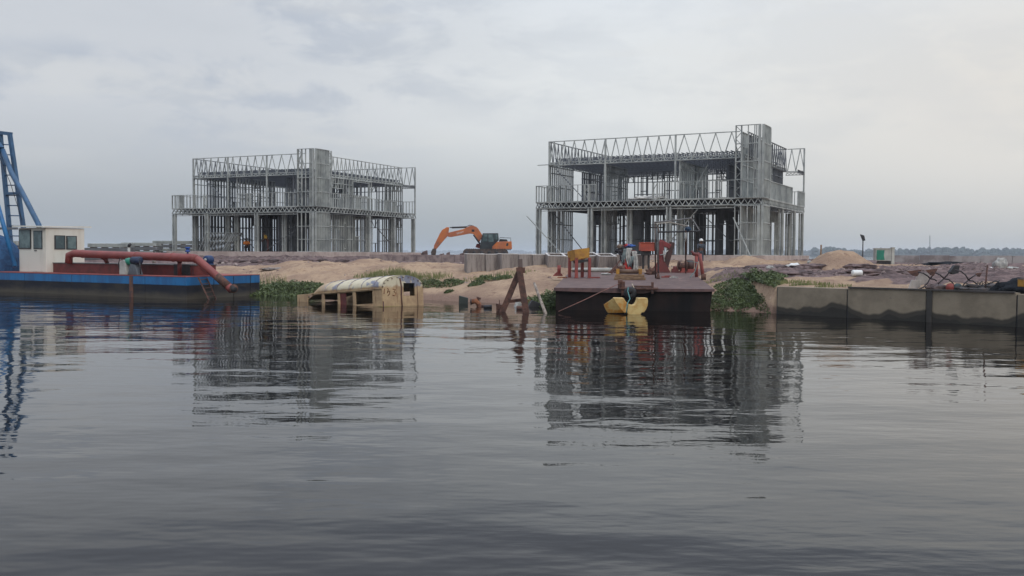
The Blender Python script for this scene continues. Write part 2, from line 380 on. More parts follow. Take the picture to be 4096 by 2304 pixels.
sandc = gmix(gmap(gnoise(7.0, 4, .6), .66, .74), sandc, (0.60, 0.52, 0.42))
dirtc = gmix(gmap(gnoise(1.6, 8, .7), .4, .62), (0.205, 0.145, 0.135), (0.095, 0.068, 0.068))
dirtc = gmix(gmap(gnoise(5, 4, .6), .62, .72), dirtc, (0.34, 0.26, 0.24))
sepg = G('ShaderNodeSeparateXYZ'); l.new(gc.outputs['Object'], sepg.inputs[0])
wet = gmap(gmath('ADD', sepg.outputs[2], gmath('MULTIPLY', gnoise(1.2), 0.25)), 0.62, 0.22)
c = gmix(mk, sandc, dirtc); c = gmix(wet, c, (0.215, 0.14, 0.105))
l.new(c, p.inputs['Base Color'])
b = G('ShaderNodeBump'); b.inputs['Strength'].default_value = 1.0; b.inputs['Distance'].default_value = .16; l.new(gnoise(2.2, 9, .72), b.inputs['Height']); l.new(b.outputs[0], p.inputs['Normal'])
me.materials.append(gm)

# water
mb = MB(); mb.add([(-9000, -60, 0), (9000, -60, 0), (9000, 9000, 0), (-9000, 9000, 0)], [(0, 1, 2, 3)])
wm = bpy.data.materials.new('river_water'); wm.use_nodes = True; t = wm.node_tree; n = t.nodes; l = t.links; p = n['Principled BSDF']
p.inputs['Base Color'].default_value = (0.0045, 0.0038, 0.003, 1); p.inputs['Roughness'].default_value = 0.03; p.inputs['IOR'].default_value = 1.333
gc = G('ShaderNodeTexCoord')
def gvec(sx, sy, rz=0.0):
    q = G('ShaderNodeMapping'); q.inputs['Scale'].default_value = (sx, sy, 1); q.inputs['Rotation'].default_value = (0, 0, rz); l.new(gc.outputs['Object'], q.inputs[0]); return q.outputs[0]
w1 = gnoise(1.0, 3, .5, gvec(0.55, 1.15, rad(6)))
w2 = gnoise(1.0, 3, .55, gvec(1.9, 4.4, rad(-8)))
w3 = gnoise(1.0, 2, .5, gvec(0.16, 0.30, rad(12)))
patch = gmap(gnoise(1.0, 3, .5, gvec(0.05, 0.11, rad(5))), .42, .62, 0.14, 1.0)
hgt = gmath('ADD', gmath('MULTIPLY', w1, 0.020), gmath('ADD', gmath('MULTIPLY', gmath('MULTIPLY', w2, patch), 0.0042), gmath('MULTIPLY', w3, 0.062)))
b = G('ShaderNodeBump'); b.inputs['Strength'].default_value = 1.0; b.inputs['Distance'].default_value = 1.0; l.new(hgt, b.inputs['Height']); l.new(b.outputs[0], p.inputs['Normal'])
water = mb.build('water', wm); tag(water, 'dark calm river water with light ripples', None, None, 'structure')

# ------------------------------------------------------------------ steel frame houses
def swall(mb, p0, p1, z0, z1, sp=0.42, ops=(), d=0.105, f=0.042, nog=(1.1, 2.2)):
    x0, y0 = -p0[0], p0[1]; x1, y1 = -p1[0], p1[1]
    L = math.hypot(x1 - x0, y1 - y0); dx, dy = (x1 - x0) / L, (y1 - y0) / L; nv = (-dy, dx, 0)
    def P(s, z): return (x0 + dx * s, y0 + dy * s, z)
    mb.bar(P(0, z0 + .02), P(L, z0 + .02), d + .012, .04, nv); mb.bar(P(0, z1 - .02), P(L, z1 - .02), d + .012, .04, nv)
    n = max(1, round(L / sp)); pos = [k * L / n for k in range(n + 1)]
    for a, b, zl, zh in ops: pos += [a, b]
    for s in sorted(pos):
        s = min(max(s, f / 2), L - f / 2); segs = [(z0 + .04, z1 - .04)]
        for a, b, zl, zh in ops:
            if a + .05 < s < b - .05:
                segs = []
                if zl > .1: segs.append((z0 + .04, z0 + zl))
                if z0 + zh < z1 - .1: segs.append((z0 + zh, z1 - .04))
        for q0, q1 in segs: mb.bar(P(s, q0), P(s, q1), d, f, nv)
    for a, b, zl, zh in ops:
        for zz in ((zl,) if zl > .1 else ()) + ((zh,) if z0 + zh < z1 - .1 else ()):
            mb.bar(P(a, z0 + zz), P(b, z0 + zz), d + .008, .05, nv)
        if z1 - (z0 + zh) > .25:
            m = max(2, round((b - a) / .35)); zz0, zz1 = z0 + zh + .02, z1 - .06
            for k in range(m):
                s0, s1 = a + (b - a) * k / m, a + (b - a) * (k + 1) / m
                mb.bar(P(s0, zz0 if k % 2 else zz1), P(s1, zz1 if k % 2 else zz0), .045, .03, nv)
    for g in nog:
        if z0 + g > z1 - .3: continue
        s = 0
        brk = [(a, b) for a, b, zl, zh in ops if zl < g < zh]
        cuts = sorted(brk)
        for a, b in cuts + [(L, L)]:
            if a - s > .1:
                for off in (-d / 2 - .012, d / 2 + .012):
                    mb.bar((P(s, 0)[0] + nv[0] * off, P(s, 0)[1] + nv[1] * off, z0 + g), (P(a, 0)[0] + nv[0] * off, P(a, 0)[1] + nv[1] * off, z0 + g), .022, .05, nv)
            s = max(s, b)
def lattice(mb, p0, p1, z0, z1, per, ch=.05, dg=.05, dep=.08, first=0):
    x0, y0 = -p0[0], p0[1]; x1, y1 = -p1[0], p1[1]
    L = math.hypot(x1 - x0, y1 - y0); dx, dy = (x1 - x0) / L, (y1 - y0) / L; nv = (-dy, dx, 0)
    def P(s, z): return (x0 + dx * s, y0 + dy * s, z)
    mb.bar(P(0, z0 + ch / 2), P(L, z0 + ch / 2), dep, ch, nv); mb.bar(P(0, z1 - ch / 2), P(L, z1 - ch / 2), dep, ch, nv)
    n = max(1, round(L / per)); a, b = z0 + ch, z1 - ch
    for k in range(n):
        s0, s1, s2 = L * k / n, L * (k + .5) / n, L * (k + 1) / n
        mb.bar(P(s0, a), P(s1, b), dep * .6, dg, nv); mb.bar(P(s1, b), P(s2, a), dep * .55, dg * .8, nv)
def laced(mb, u, w, z0, z1, du=.32, dw=0.0, n=None):       # two studs joined by lacing
    t = .07
    a = (-u, w); b = (-(u - du), w + dw); dx, dy = b[0] - a[0], b[1] - a[1]; L = math.hypot(dx, dy); nv = (-dy / L, dx / L, 0)
    for q in (a, b): mb.bar((q[0], q[1], z0), (q[0], q[1], z1), .12, t, nv)
    m = max(2, int((z1 - z0) / .42))
    for k in range(m):
        h0 = z0 + (z1 - z0) * k / m; h1 = z0 + (z1 - z0) * (k + 1) / m
        p_, q_ = (a, b) if k % 2 else (b, a)
        mb.bar((p_[0], p_[1], h0 + .02), (q_[0], q_[1], h1 - .02), .05, .035, nv)
def pillar(mb, u, w, z0, z1, s=.26):
    for du, dw in ((0, 0), (s, 0), (0, s * .6), (s, s * .6), (s * .5, s * .6)):
        mb.bar((-u + du, w + dw, z0), (-u + du, w + dw, z1), .09, .075, (1, 0, 0))
    for z in (z0 + .6, z0 + 1.25, z0 + 2.3): mb.bar((-u - .05, w - .06, z), (-u + s + .05, w - .06, z), .02, .045, (0, 1, 0))
F0, F1, R0, R1, PT, TT = 3.24, 3.72, 6.42, 6.92, 8.2, 8.42
def house(h, label, UL, WL, gw, uw, gp, rails, braces, bigper, off=.5):
    root = empty('steel_frame_house', (h[0], h[1], h[2]), h[3], label, 'house', 'unfinished steel framed houses')
    mb = MB(); mb.box(-UL - .35, .35, -.35, WL + .4, -1.1, 0); mb.build('foundation_slab', concrete, root, bevel=.02)
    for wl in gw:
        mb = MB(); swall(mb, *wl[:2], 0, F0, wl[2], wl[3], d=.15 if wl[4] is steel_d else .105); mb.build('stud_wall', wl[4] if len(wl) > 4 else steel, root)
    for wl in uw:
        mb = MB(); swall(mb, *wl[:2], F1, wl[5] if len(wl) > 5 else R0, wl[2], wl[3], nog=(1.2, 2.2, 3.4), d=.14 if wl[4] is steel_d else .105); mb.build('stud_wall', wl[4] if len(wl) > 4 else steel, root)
    for u, w in gp:
        mb = MB(); pillar(mb, u, w, 0, F0); mb.build('column', steel, root)
    # first floor deck edge
    for a, b_ in (((UL, 0), (0, 0)), ((0, 0.05), (0, WL)), ((UL, 0.05), (UL, WL)), ((UL, WL), (0, WL))):
        mb = MB(); lattice(mb, a, b_, F0 + .04, F1, .44); mb.build('floor_truss', steel, root)
    mb = MB(); x0 = UL - .3
    mb.bar((-UL, .1, F0 - .13), (-1.8, .1, F0 - .13), .05, .05); mb.bar((-UL, .1, F0 - .01), (-1.8, .1, F0 - .01), .05, .045)
    for k in range(int(UL / .8)): mb.bar((-UL + .3 + k * .8, .1, F0 - .12), (-UL + .3 + k * .8, .1, F0), .05, .04, (1, 0, 0))
    mb.build('floor_edge_rail', steel, root)
    mb = MB(); lattice(mb, (0, .15), (0, WL - .15), F0 + .05, F1 - .01, .55, ch=.05, dg=.05, dep=.05)
    proto = mb.build('floor_joist', steel_k, root); proto.location.x = -.45
    k = 1
    while .45 + k * .42 < UL - .2:
        c_ = proto.copy(); COL.objects.link(c_); c_.parent = root; c_.location.x = -(.45 + k * .42); k += 1
    # roof deck
    su, sw = 1.4, 1.2; ul = UL - off; wl_ = WL - .2
    for a, b_ in (((ul, sw), (1.5, sw)), ((su, sw + .05), (su, wl_)), ((ul, sw + .05), (ul, wl_)), ((ul, wl_), (su, wl_))):
        mb = MB(); lattice(mb, a, b_, R0, R0 + .27, .44); mb.build('roof_truss', steel, root)
    mb = MB(); lattice(mb, (0, sw + .1), (0, wl_ - .1), R0 + .03, R1 + .06, .60, ch=.05, dg=.06, dep=.06)
    proto = mb.build('roof_joist', steel_k, root); proto.location.x = -(su + .3)
    k = 1
    while su + .3 + k * .34 < ul - .2:
        c_ = proto.copy(); COL.objects.link(c_); c_.parent = root; c_.location.x = -(su + .3 + k * .34); k += 1
    mb = MB(); mb.box(-UL + .12, -.12, .25, WL - .2, F1 + .004, F1 + .03); mb.build('floor_deck', steel_d, root)
    # parapets
    def para(a, b_, per, m=steel, posts=()):
        mb = MB(); lattice(mb, a, b_, R0 + .01, PT, per, ch=.055, dg=.062, dep=.09)
        for q in posts: mb.bar((-q[0], q[1], R0 - 2.7), (-q[0], q[1], PT), .11, .11, (1, 0, 0))
        mb.build('parapet', m, root)
    mid = UL * .38
    para((ul, sw - .06), (mid, sw - .06), .80, steel, ((ul, sw - .06), (ul * .72, sw - .06), (mid, sw - .06)))
    para((mid - .06, sw - .06), (1.75, sw - .06), bigper)
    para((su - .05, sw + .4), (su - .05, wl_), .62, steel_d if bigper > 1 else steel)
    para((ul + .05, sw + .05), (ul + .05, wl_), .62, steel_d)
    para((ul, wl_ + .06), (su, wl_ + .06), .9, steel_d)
    para((su - .12, wl_ + .06), (0.02, wl_ + .06), .70, steel, ((0.03, wl_ + .06),))
    mb = MB(); lattice(mb, (su, wl_ + .06), (0.1, wl_ + .06), R0 - .26, R0 - .03, .24, ch=.04, dg=.03, dep=.07); lattice(mb, (.03, wl_ - 2.2), (.03, wl_), R0 - .26, R0 - .03, .24, ch=.04, dg=.03)
    mb.build('roof_truss', steel_d, root)
    # corner tower
    tu, tw = 1.72, 1.8
    for z0, z1, ng in ((0, F0, (1.02, 2.1)), (F1, TT, (1.2, 2.35, 3.5))):
        mb = MB(); swall(mb, (tu, -.07), (.06, -.07), z0, z1, .42, (), nog=ng)
        mb.bar((-.17, -.07, z0), (-.17, -.07, z1), .13, .13, (1, 0, 0)); mb.bar((-.35, -.07, z0), (-.35, -.07, z1), .1, .05, (0, 1, 0)); mb.build('tower_wall', steel, root)
        mb = MB(); swall(mb, (-.06, -.02), (-.06, tw), z0, z1, .22 if bigper > 1 else .24, (), nog=ng, d=.15); mb.build('tower_wall', steel, root)
    mb = MB(); laced(mb, tu, .06, F1, TT, .36); mb.build('laced_column', steel, root)
    mb = MB(); laced(mb, 0.02, tw + .12, F1, TT, .02, .3); mb.build('laced_column', steel, root)
    # balcony rails
    for a, b_, sp, top in rails:
        mb = MB(); swall(mb, a, b_, F1 + .01, F1 + top, sp, (), d=.08, f=.04, nog=()); mb.build('balcony_rail', steel, root)
    for a in ((UL - 1.1, 0.0), (UL * .75, .0), (UL * .44, .0)):
        mb = MB(); laced(mb, a[0] + .2, -.02, F1 + .03, F1 + 1.16, .3); mb.build('laced_column', steel, root)
    for p_, q_, wd in braces:
        mb = MB(); mb.bar((-p_[0], p_[1], p_[2]), (-q_[0], q_[1], q_[2]), wd, .05, (0, 1, 0)); mb.build('brace', steel if wd > .07 else steel_d, root)
    return root
U, WR = 16.2, 13.6
gwR = [((15.55, 1.25), (15.55, 4.9), .37, (), steel_m), ((15.55, 8.2), (15.55, 12.5), .40, ((1.2, 2.3, .0, 2.4),), steel_d),
       ((11.4, 1.3), (11.4, 3.6), .33, (), steel_m), ((9.4, 1.3), (9.4, 5.2), .42, ((2.2, 3.0, 0, 2.4),), steel_d),
       ((5.85, 1.3), (5.85, 4.2), .40, ((1.3, 2.2, 0, 2.4),), steel_m), ((4.1, 4.4), (4.1, 9.6), .26, ((1.2, 2.4, 0, 2.5),), steel_d), ((1.45, .4), (1.45, 11.3), .40, ((8.6, 9.9, .0, 2.45),), steel),
       ((11.3, 5.4), (7.2, 5.4), .40, ((.3, 1.3, .9, 2.5),), steel_d), ((15.5, 8.2), (12.3, 8.2), .42, ((1.6, 2.6, 0, 2.4),), steel_d),
       ((7.0, 8.4), (1.6, 8.4), .34, ((1.6, 2.7, 0, 2.45), (4.3, 4.7, 0, 2.4)), steel_d), ((15.5, 12.5), (2.6, 12.5), .42, ((1.2, 2.4, .9, 2.4), (4.6, 5.8, .8, 2.4), (6.6, 7.6, 0, 2.45), (9.0, 10.2, 0, 2.4)), steel_d),
       ((7.4, 9.7), (7.4, 12.4), .3, (), steel_d), ((15.62, 1.2), (14.6, 1.2), .3, (), steel_m), ((12.0, 10.5), (9.5, 10.5), .3, (), steel_d)]
uwR = [((15.65, 1.25), (15.65, 5.2), .37, (), steel_m), ((15.65, 7.0), (15.65, 12.5), .42, (), steel_d),
       ((11.45, 1.3), (11.45, 5.8), .38, (), steel_m), ((5.9, 1.3), (5.9, 7.6), .46, ((3.6, 4.6, .2, 1.0),), steel),
       ((1.45, .5), (1.45, 9.0), .42, ((3.0, 4.2, .9, 2.2),), steel, TT - .35), ((1.45, 9.8), (1.45, 12.4), .42, (), steel_d),
       ((15.5, 8.0), (12.6, 8.0), .45, ((1.0, 1.9, 0, 2.1),), steel_d), ((11.4, 8.6), (6.4, 8.6), .45, ((.5, 1.9, .8, 2.1), (3.3, 3.9, 0, 2.1)), steel_d),
       ((5.8, 9.8), (1.5, 9.8), .40, ((.4, 1.2, 0, 2.0), (2.4, 3.4, .9, 2.2)), steel_d), ((15.6, 12.5), (1.45, 12.5), .42, ((1, 2.2, .8, 2.2), (5.2, 6.2, 0, 2.2), (9.3, 10.9, .8, 2.1), (12.5, 13.4, .8, 2.2)), steel_d),
       ((8.2, 8.6), (8.2, 12.4), .3, (), steel_d), ((3.6, 5.0), (3.6, 9.7), .32, (), steel_d)]
railR = [((16.2, .0), (11.5, .0), .45, 1.2), ((7.3, .0), (1.75, .0), .43, 1.2), ((16.2, .05), (16.2, 4.0), .42, 1.2), ((0, 1.95), (0, 9.2), .38, 1.22), ((0, 11.2), (0, 13.6), .16, 1.1), ((1.4, 13.55), (.05, 13.55), .38, 1.2), ((1.4, 9.2), (.05, 9.2), .3, 1.15)]
brR = [((16.8, -.25, 2.75), (13.7, -.4, -.2), .10), ((4.2, -.12, 3.0), (7.2, 1.0, .05), .10), ((1.75, -.2, 2.45), (.45, -.75, -.1), .13), ((15.4, 1.1, 3.1), (12.8, 1.1, .1), .06),
       ((15.2, 1.2, 6.2), (12.9, 1.2, 3.9), .06), ((4.3, 2.5, 6.2), (5.6, 2.5, 3.8), .12), ((4.9, 3.2, 2.9), (2.8, 3.2, .9), .06), ((16.6, 1.05, 6.5), (15.3, 1.05, 6.52), .08)]
hR = house(RH, 'larger and nearer of the two steel framed houses, behind the brown barge', U, WR, gwR, uwR,
           [(16.15, .02), (12.1, .02), (6.35, .02), (15.75, 1.15), (11.55, 1.15), (9.6, 1.15), (5.95, 1.15), (.30, 6.4), (1.5, 5.0), (.30, 10.4), (.30, 13.3), (1.3, 13.3), (16.1, 13.3), (10, 13.3), (4.5, 13.3)], railR, brR, 1.2)
UL2, WL2 = 15.35, 16.1
gwL = [((13.95, 1.25), (13.95, 15.7), .42, ((4.0, 5.0, .9, 2.4),), steel_d), ((13.9, 1.2), (12.9, 1.2), .3, (), steel_m), ((13.0, 6.0), (9.3, 6.0), .42, ((1.5, 1.9, 0, 2.4),), steel_d),
       ((13.0, 1.3), (13.0, 6.0), .4, (), steel_d), ((9.2, 4.0), (9.2, 11), .34, (), steel_d), ((5.3, 2.0), (5.3, 8.5), .33, ((1.2, 2.2, 0, 2.4),), steel_d),
       ((9.1, 9.5), (1.5, 9.5), .42, ((1.0, 1.5, 0, 2.4), (5.2, 6.2, .9, 2.3)), steel_d), ((13.9, 15.7), (1.45, 15.7), .42, ((1.1, 2.4, .9, 2.4), (4.6, 5.6, 0, 2.4), (8.4, 9.8, .9, 2.4), (11.6, 12.6, .9, 2.4)), steel_d),
       ((1.3, 1.85), (1.3, 6.4), .34, (), steel_m), ((.6, 1.9), (.6, 6.2), .34, ((3.0, 3.3, .3, 2.5),), steel), ((1.3, 7.4), (1.3, 10.4), .36, ((.2, 1.1, 1.4, 2.9),), steel), ((1.3, 12.2), (1.3, 15.7), .36, (), steel_m), ((3.6, 1.5), (3.6, 5.5), .3, (), steel_d)]
uwL = [((13.95, 1.25), (13.95, 15.7), .42, ((5.0, 6.0, .9, 2.2),), steel), ((9.2, 1.3), (9.2, 6.4), .40, (), steel_m), ((5.2, 3.0), (5.2, 8.0), .36, ((1.0, 1.9, 0, 2.1),), steel_d),
       ((12.6, 6.4), (9.3, 6.4), .42, ((.8, 1.7, .8, 2.1),), steel_d), ((9.1, 8.8), (1.5, 8.8), .42, ((1.0, 1.9, 0, 2.1), (4.4, 5.6, .8, 2.1)), steel_d),
       ((13.9, 15.7), (1.45, 15.7), .42, ((1.2, 2.2, .8, 2.2), (4.5, 6.0, .8, 2.1), (8.8, 9.7, 0, 2.2), (11.5, 12.6, .8, 2.2)), steel_d), ((1.3, 1.4), (1.3, 6.7), .40, ((2.4, 4.4, .9, 1.8),), steel),
       ((1.3, 6.8), (1.3, 10.3), .36, ((.5, 3.0, 1.25, 2.55),), steel), ((1.3, 12.6), (1.3, 15.7), .36, (), steel_m), ((12.6, 1.4), (12.6, 6.4), .36, (), steel_d), ((3.4, 1.6), (3.4, 8.6), .36, ((3, 4, .8, 2.1),), steel_d)]
railL = [((15.35, .0), (12.6, .0), .36, 1.2), ((8.0, .0), (1.75, .0), .45, 1.2), ((15.35, .05), (15.35, 4.0), .42, 1.2), ((0, 1.95), (0, 7.6), .30, 1.22), ((0, 10.5), (0, 12.6), .25, 1.0), ((1.4, 16.05), (.05, 16.05), .38, 1.2), ((1.3, 10.4), (1.3, 12.5), .55, 1.2)]
brL = [((12.6, 1.2, 6.2), (9.6, 1.2, 3.9), .06), ((4.6, 1.6, 1.6), (2.3, 1.0, 2.4), .06), ((6.1, 1.5, .2), (2.1, .9, 2.1), .07), ((11.4, 3.0, 2.3), (8.6, 3.0, .2), .06), ((1.0, 10.8, 2.2), (1.0, 13.0, .9), .07)]
hL = house(LH, 'farther and smaller looking steel framed house, beyond the blue barge', UL2, WL2, gwL, uwL,
           [(15.3, .02), (11.6, .02), (6.2, .02), (14.05, 1.15), (10.3, 1.15), (9.3, 1.15), (4.2, 1.15), (.30, 8.0), (.30, 12.2), (.30, 15.8), (1.5, 6.6), (15.2, 15.8), (8, 15.8)], railL, brL, 0.95, 1.4)

random.seed(77)
# stacked wall frames leaning in the left house
def hw(h, u, w, z=0):
    c_, s_ = math.cos(h[3]), math.sin(h[3]); x, y = -u, w
    return Vector((h[0] + x * c_ - y * s_, h[1] + x * s_ + y * c_, h[2] + z))
def frame_proto():
    mb = MB()
    for k in range(5): mb.bar((0, k * .35 - .7, 0), (0, k * .35 - .7, 1.9), .05, .09, (0, 1, 0))
    for z in (0.03, .95, 1.87): mb.bar((0, -.72, z), (0, .72, z), .05, .08, (0, 0, 1))
    return mb.build('leaning_wall_frame', steel_m)
lf = frame_proto(); labs = ['leftmost loose steel frame leaning inside the farther house', 'second loose steel frame from the left leaning inside the farther house', 'middle loose steel frame leaning inside the farther house', 'second loose steel frame from the right leaning inside the farther house', 'rightmost loose steel frame leaning inside the farther house']
for i in range(5):
    o = lf if i == 0 else lf.copy()
    if i: COL.objects.link(o)
    q = hw(LH, 12.3 - i * .62, .75, 0.02); o.location = q; o.rotation_euler = (0, rad(33), LH[3] + rad(4 * i - 8)); tag(o, labs[i], 'steel frame', 'loose steel frames leaning in the farther house')

# ------------------------------------------------------------------ people
def person(loc, rz, label, joints, top, bottom, hat=None, scale=1.0):
    J = joints
    root = empty('person', loc, rz, label, 'person'); root.scale = (scale,) * 3
    def skin(name, chain, m, sub=1):
        vs = []; es = []; rs = []; idx = {}
        for path in chain:
            prev = None
            for key, r in path:
                k = key if isinstance(key, str) else tuple(key)
                if k not in idx: idx[k] = len(vs); vs.append(J[k] if isinstance(k, str) else k); rs.append(r)
                if prev is not None: es.append((prev, idx[k]))
                prev = idx[k]
        me = bpy.data.meshes.new(name); me.from_pydata(vs, es, []); me.update()
        o = bpy.data.objects.new(name, me); COL.objects.link(o); o.parent = root; me.materials.append(m)
        o.modifiers.new('skin', 'SKIN')
        for i, r in enumerate(rs): me.skin_vertices[0].data[i].radius = (r, r)
        me.skin_vertices[0].data[0].use_root = True
        sb = o.modifiers.new('sub', 'SUBSURF'); sb.levels = sb.render_levels = sub
        return o
    hands = []
    for s in ('l', 'r'):
        hv = Vector(J['hand_' + s]); el_ = Vector(J['elbow_' + s]); d = (hv - el_).normalized(); sdv = d.cross(Vector((1, 0, 0))).normalized()
        for k in range(4):
            a = hv + d * .05 + sdv * (k - 1.5) * .02; b_ = a + d * (.06 + .01 * (k in (1, 2))) + Vector((0, 0, -.015))
            hands.append([('hand_' + s, .032), (tuple(a), .01), (tuple(b_), .008)])
        th = hv + sdv * .04 + d * .02; hands.append([('hand_' + s, .032), (tuple(th), .011)])
    body = [[('pelvis', .12), ('waist', .12), ('chest', .15), ('neck', .055), ('head', .095), ('crown', .08)]]
    hd = Vector(J['head']); body.append([('head', .095), (tuple(hd + Vector((0, -.09, -.005))), .014)])
    for s in ('l', 'r'):
        body.append([('chest', .15), ('shoulder_' + s, .06), ('elbow_' + s, .042), ('hand_' + s, .032)])
        body.append([('pelvis', .12), ('hip_' + s, .085), ('knee_' + s, .058), ('ankle_' + s, .04), ('toe_' + s, .035)])
    skin('body', body + hands, skinm)
    skin('shirt', [[('waist', .145), ('chest', .172), ('shirt_top', .09)]] + [[('chest', .172), ('shoulder_' + s, .078), ('elbow_' + s, .062)] for s in 'lr'], top)
    skin('trousers', [[('waist', .14), ('pelvis', .142)]] + [[('pelvis', .142), ('hip_' + s, .10), ('knee_' + s, .075), ('ankle_' + s, .06)] for s in 'lr'], bottom)
    mb = MB(); hc = Vector(J['crown'])
    mb.lathe((hc.x, hc.y, hc.z - .03), [(.125, -.04), (.118, .03), (.085, .085), (.03, .11), (0.001, .112)], 14)
    if hat: mb.box(hc.x - .07, hc.x + .07, hc.y - .2, hc.y - .1, hc.z - .065, hc.z - .05)
    mb.build('cap' if hat else 'hair', hat or blackm, root)
    return root
def stand(lean=0.0, la=(.28, -.05, .85), ra=(-.28, -.05, .85)):
    return {'pelvis': (0, 0, .95), 'waist': (0, -lean * .2, 1.1), 'chest': (0, -lean * .5, 1.33), 'shirt_top': (0, -lean * .6, 1.43), 'neck': (0, -lean * .65, 1.48), 'head': (0, -lean * .8 - .02, 1.62), 'crown': (0, -lean * .8, 1.70),
            'shoulder_l': (.19, -lean * .55, 1.40), 'shoulder_r': (-.19, -lean * .55, 1.40), 'elbow_l': (.27, -lean * .4 - .03, 1.12), 'elbow_r': (-.27, -lean * .4 - .03, 1.12), 'hand_l': la, 'hand_r': ra,
            'hip_l': (.1, 0, .9), 'hip_r': (-.1, 0, .9), 'knee_l': (.11, -.04, .5), 'knee_r': (-.12, .02, .5), 'ankle_l': (.12, 0, .08), 'ankle_r': (-.13, .03, .08), 'toe_l': (.13, -.16, .04), 'toe_r': (-.15, -.13, .04)}
crouch = {'pelvis': (0, .15, .42), 'waist': (0, .08, .56), 'chest': (0, -.03, .78), 'shirt_top': (0, -.08, .87), 'neck': (0, -.10, .92), 'head': (0, -.14, 1.05), 'crown': (0, -.12, 1.13),
          'shoulder_l': (.19, -.05, .84), 'shoulder_r': (-.19, -.05, .84), 'elbow_l': (.24, -.25, .62), 'elbow_r': (-.24, -.25, .62), 'hand_l': (.12, -.45, .55), 'hand_r': (-.12, -.45, .55),
          'hip_l': (.1, .12, .38), 'hip_r': (-.1, .12, .38), 'knee_l': (.16, -.28, .48), 'knee_r': (-.16, -.28, .48), 'ankle_l': (.13, 0, .08), 'ankle_r': (-.13, 0, .08), 'toe_l': (.14, -.18, .04), 'toe_r': (-.14, -.18, .04)}
orv = mat('orange_vest_cloth', (0.62, 0.20, 0.04), None, scale=4, rough=.9); yel = mat('yellow_cloth', (0.62, 0.38, 0.06), None, scale=4, rough=.9)
q = hw(LH, 8.35, 1.5, 0.0); person(q, rad(20), 'person in an orange vest crouching inside the farther house', crouch, orv, clothk)
q = hw(LH, 6.6, 2.2, 0.0); person(q, rad(-60), 'person in a yellow top bending over beside a steel column in the farther house', stand(.45, (.1, -.5, .95), (-.1, -.45, .9)), yel, mat('maroon_cloth', (.12, .04, .035), None))
q = at(2803, 1000, 59.6); person((q.x, q.y, gz(q.x, q.y) - 0.02), rad(15), 'person in a white cap and dark blue overalls standing in front of the nearer house', stand(.05), mat('dark_overall', (.04, .055, .08), None), mat('dark_overall', (.04, .055, .08), None), whitet)

# ------------------------------------------------------------------ excavator
EXY = 112.0
ex0 = at(1945, 1018, EXY); ex = empty('excavator', (ex0.x, EXY, gz(ex0.x, EXY)), rad(0), 'orange tracked excavator with a dark cab, digging beyond the concrete boxes', 'excavator')
K = EXY / 3850 / 2.862
def e(zx, zy): return ((zx - 1275) * K, (485 - zy) * K)      # photo zoom pixels to metres in the boom plane
def lbl_prism(pts, y0, y1, name, m, par, bev=.02):
    mb = MB(); mb.prism([e(*p_) for p_ in pts], y0, y1); return mb.build(name, m, par, bevel=bev)
for yy in (-1.35, .85):
    mb = MB(); x0, z0 = e(1015, 484); x1, z1 = e(1525, 415)
    pts = []; r = .42; xa, xb = x0 + r, x1 - r
    for k in range(9): a = math.pi / 2 + math.pi * k / 8; pts.append((xa + r * math.cos(a), .44 + r * math.sin(a)))
    for k in range(9): a = -math.pi / 2 + math.pi * k / 8; pts.append((xb + r * math.cos(a), .44 + r * math.sin(a)))
    mb.prism(pts, yy, yy + .5)
    for k in range(18): mb.box(xa + (xb - xa) * k / 17 - .04, xa + (xb - xa) * k / 17 + .04, yy - .02, yy + .52, .84, .90)
    tr = mb.build('track', trackm, ex)
    mb = MB()
    for k in range(6): mb.lathe((xa + (xb - xa) * k / 5, yy - .03, .42), [(.0, 0), (.2, 0), (.22, .04)], 12, 'y')
    mb.build('roller', blackm, tr)
mb = MB(); mb.lathe((e(1290, 0)[0], 0, .9), [(0, -.3), (.7, -.3), (.7, .2), (0, .2)], 20); mb.build('turntable', blackm, ex)
lbl_prism([(1345, 405), (1345, 370), (1395, 318), (1565, 312), (1570, 400)], -1.2, 1.2, 'engine_housing', oran, ex, .06)
lbl_prism([(1418, 318), (1430, 285), (1512, 290), (1522, 316)], -.6, .6, 'exhaust_cover', cabgrey, ex)
lbl_prism([(1200, 408), (1218, 300), (1238, 222), (1412, 220), (1420, 300), (1400, 318), (1345, 372), (1345, 408)], -1.25, -.3, 'cab', cabgrey, ex, .05)
lbl_prism([(1232, 315), (1250, 235), (1290, 235), (1290, 315)], -1.262, -1.25, 'window', glassm, ex, 0)
lbl_prism([(1302, 318), (1302, 235), (1360, 235), (1360, 318)], -1.262, -1.25, 'window', glassm, ex, 0)
lbl_prism([(1370, 290), (1370, 235), (1405, 235), (1405, 290)], -1.262, -1.25, 'window', glassm, ex, 0)
lbl_prism([(1150, 380), (1165, 340), (1200, 340), (1215, 400)], .2, .9, 'step_box', redp, ex)
boom = lbl_prism([(1190, 335), (1235, 250), (1180, 165), (1130, 135), (1085, 138), (1010, 175), (845, 215), (835, 262), (870, 266), (1085, 225), (1120, 228), (1150, 255)], -.28, .28, 'boom', oran, ex, .03)
lbl_prism([(1108, 178), (1140, 178), (1140, 205), (1108, 205)], -.31, .31, 'pivot_pin', blackm, boom)
tcu = bpy.data.curves.new('lettering', 'FONT'); tcu.body = 'SANY'; tcu.size = .36; tcu.extrude = .004; tcu.materials.append(whitet); tcu.align_x = 'CENTER'
tmp = bpy.data.objects.new('tmp', tcu); COL.objects.link(tmp); bpy.context.view_layer.update()
tme = bpy.data.meshes.new_from_object(tmp.evaluated_get(bpy.context.evaluated_depsgraph_get())); bpy.data.objects.remove(tmp)
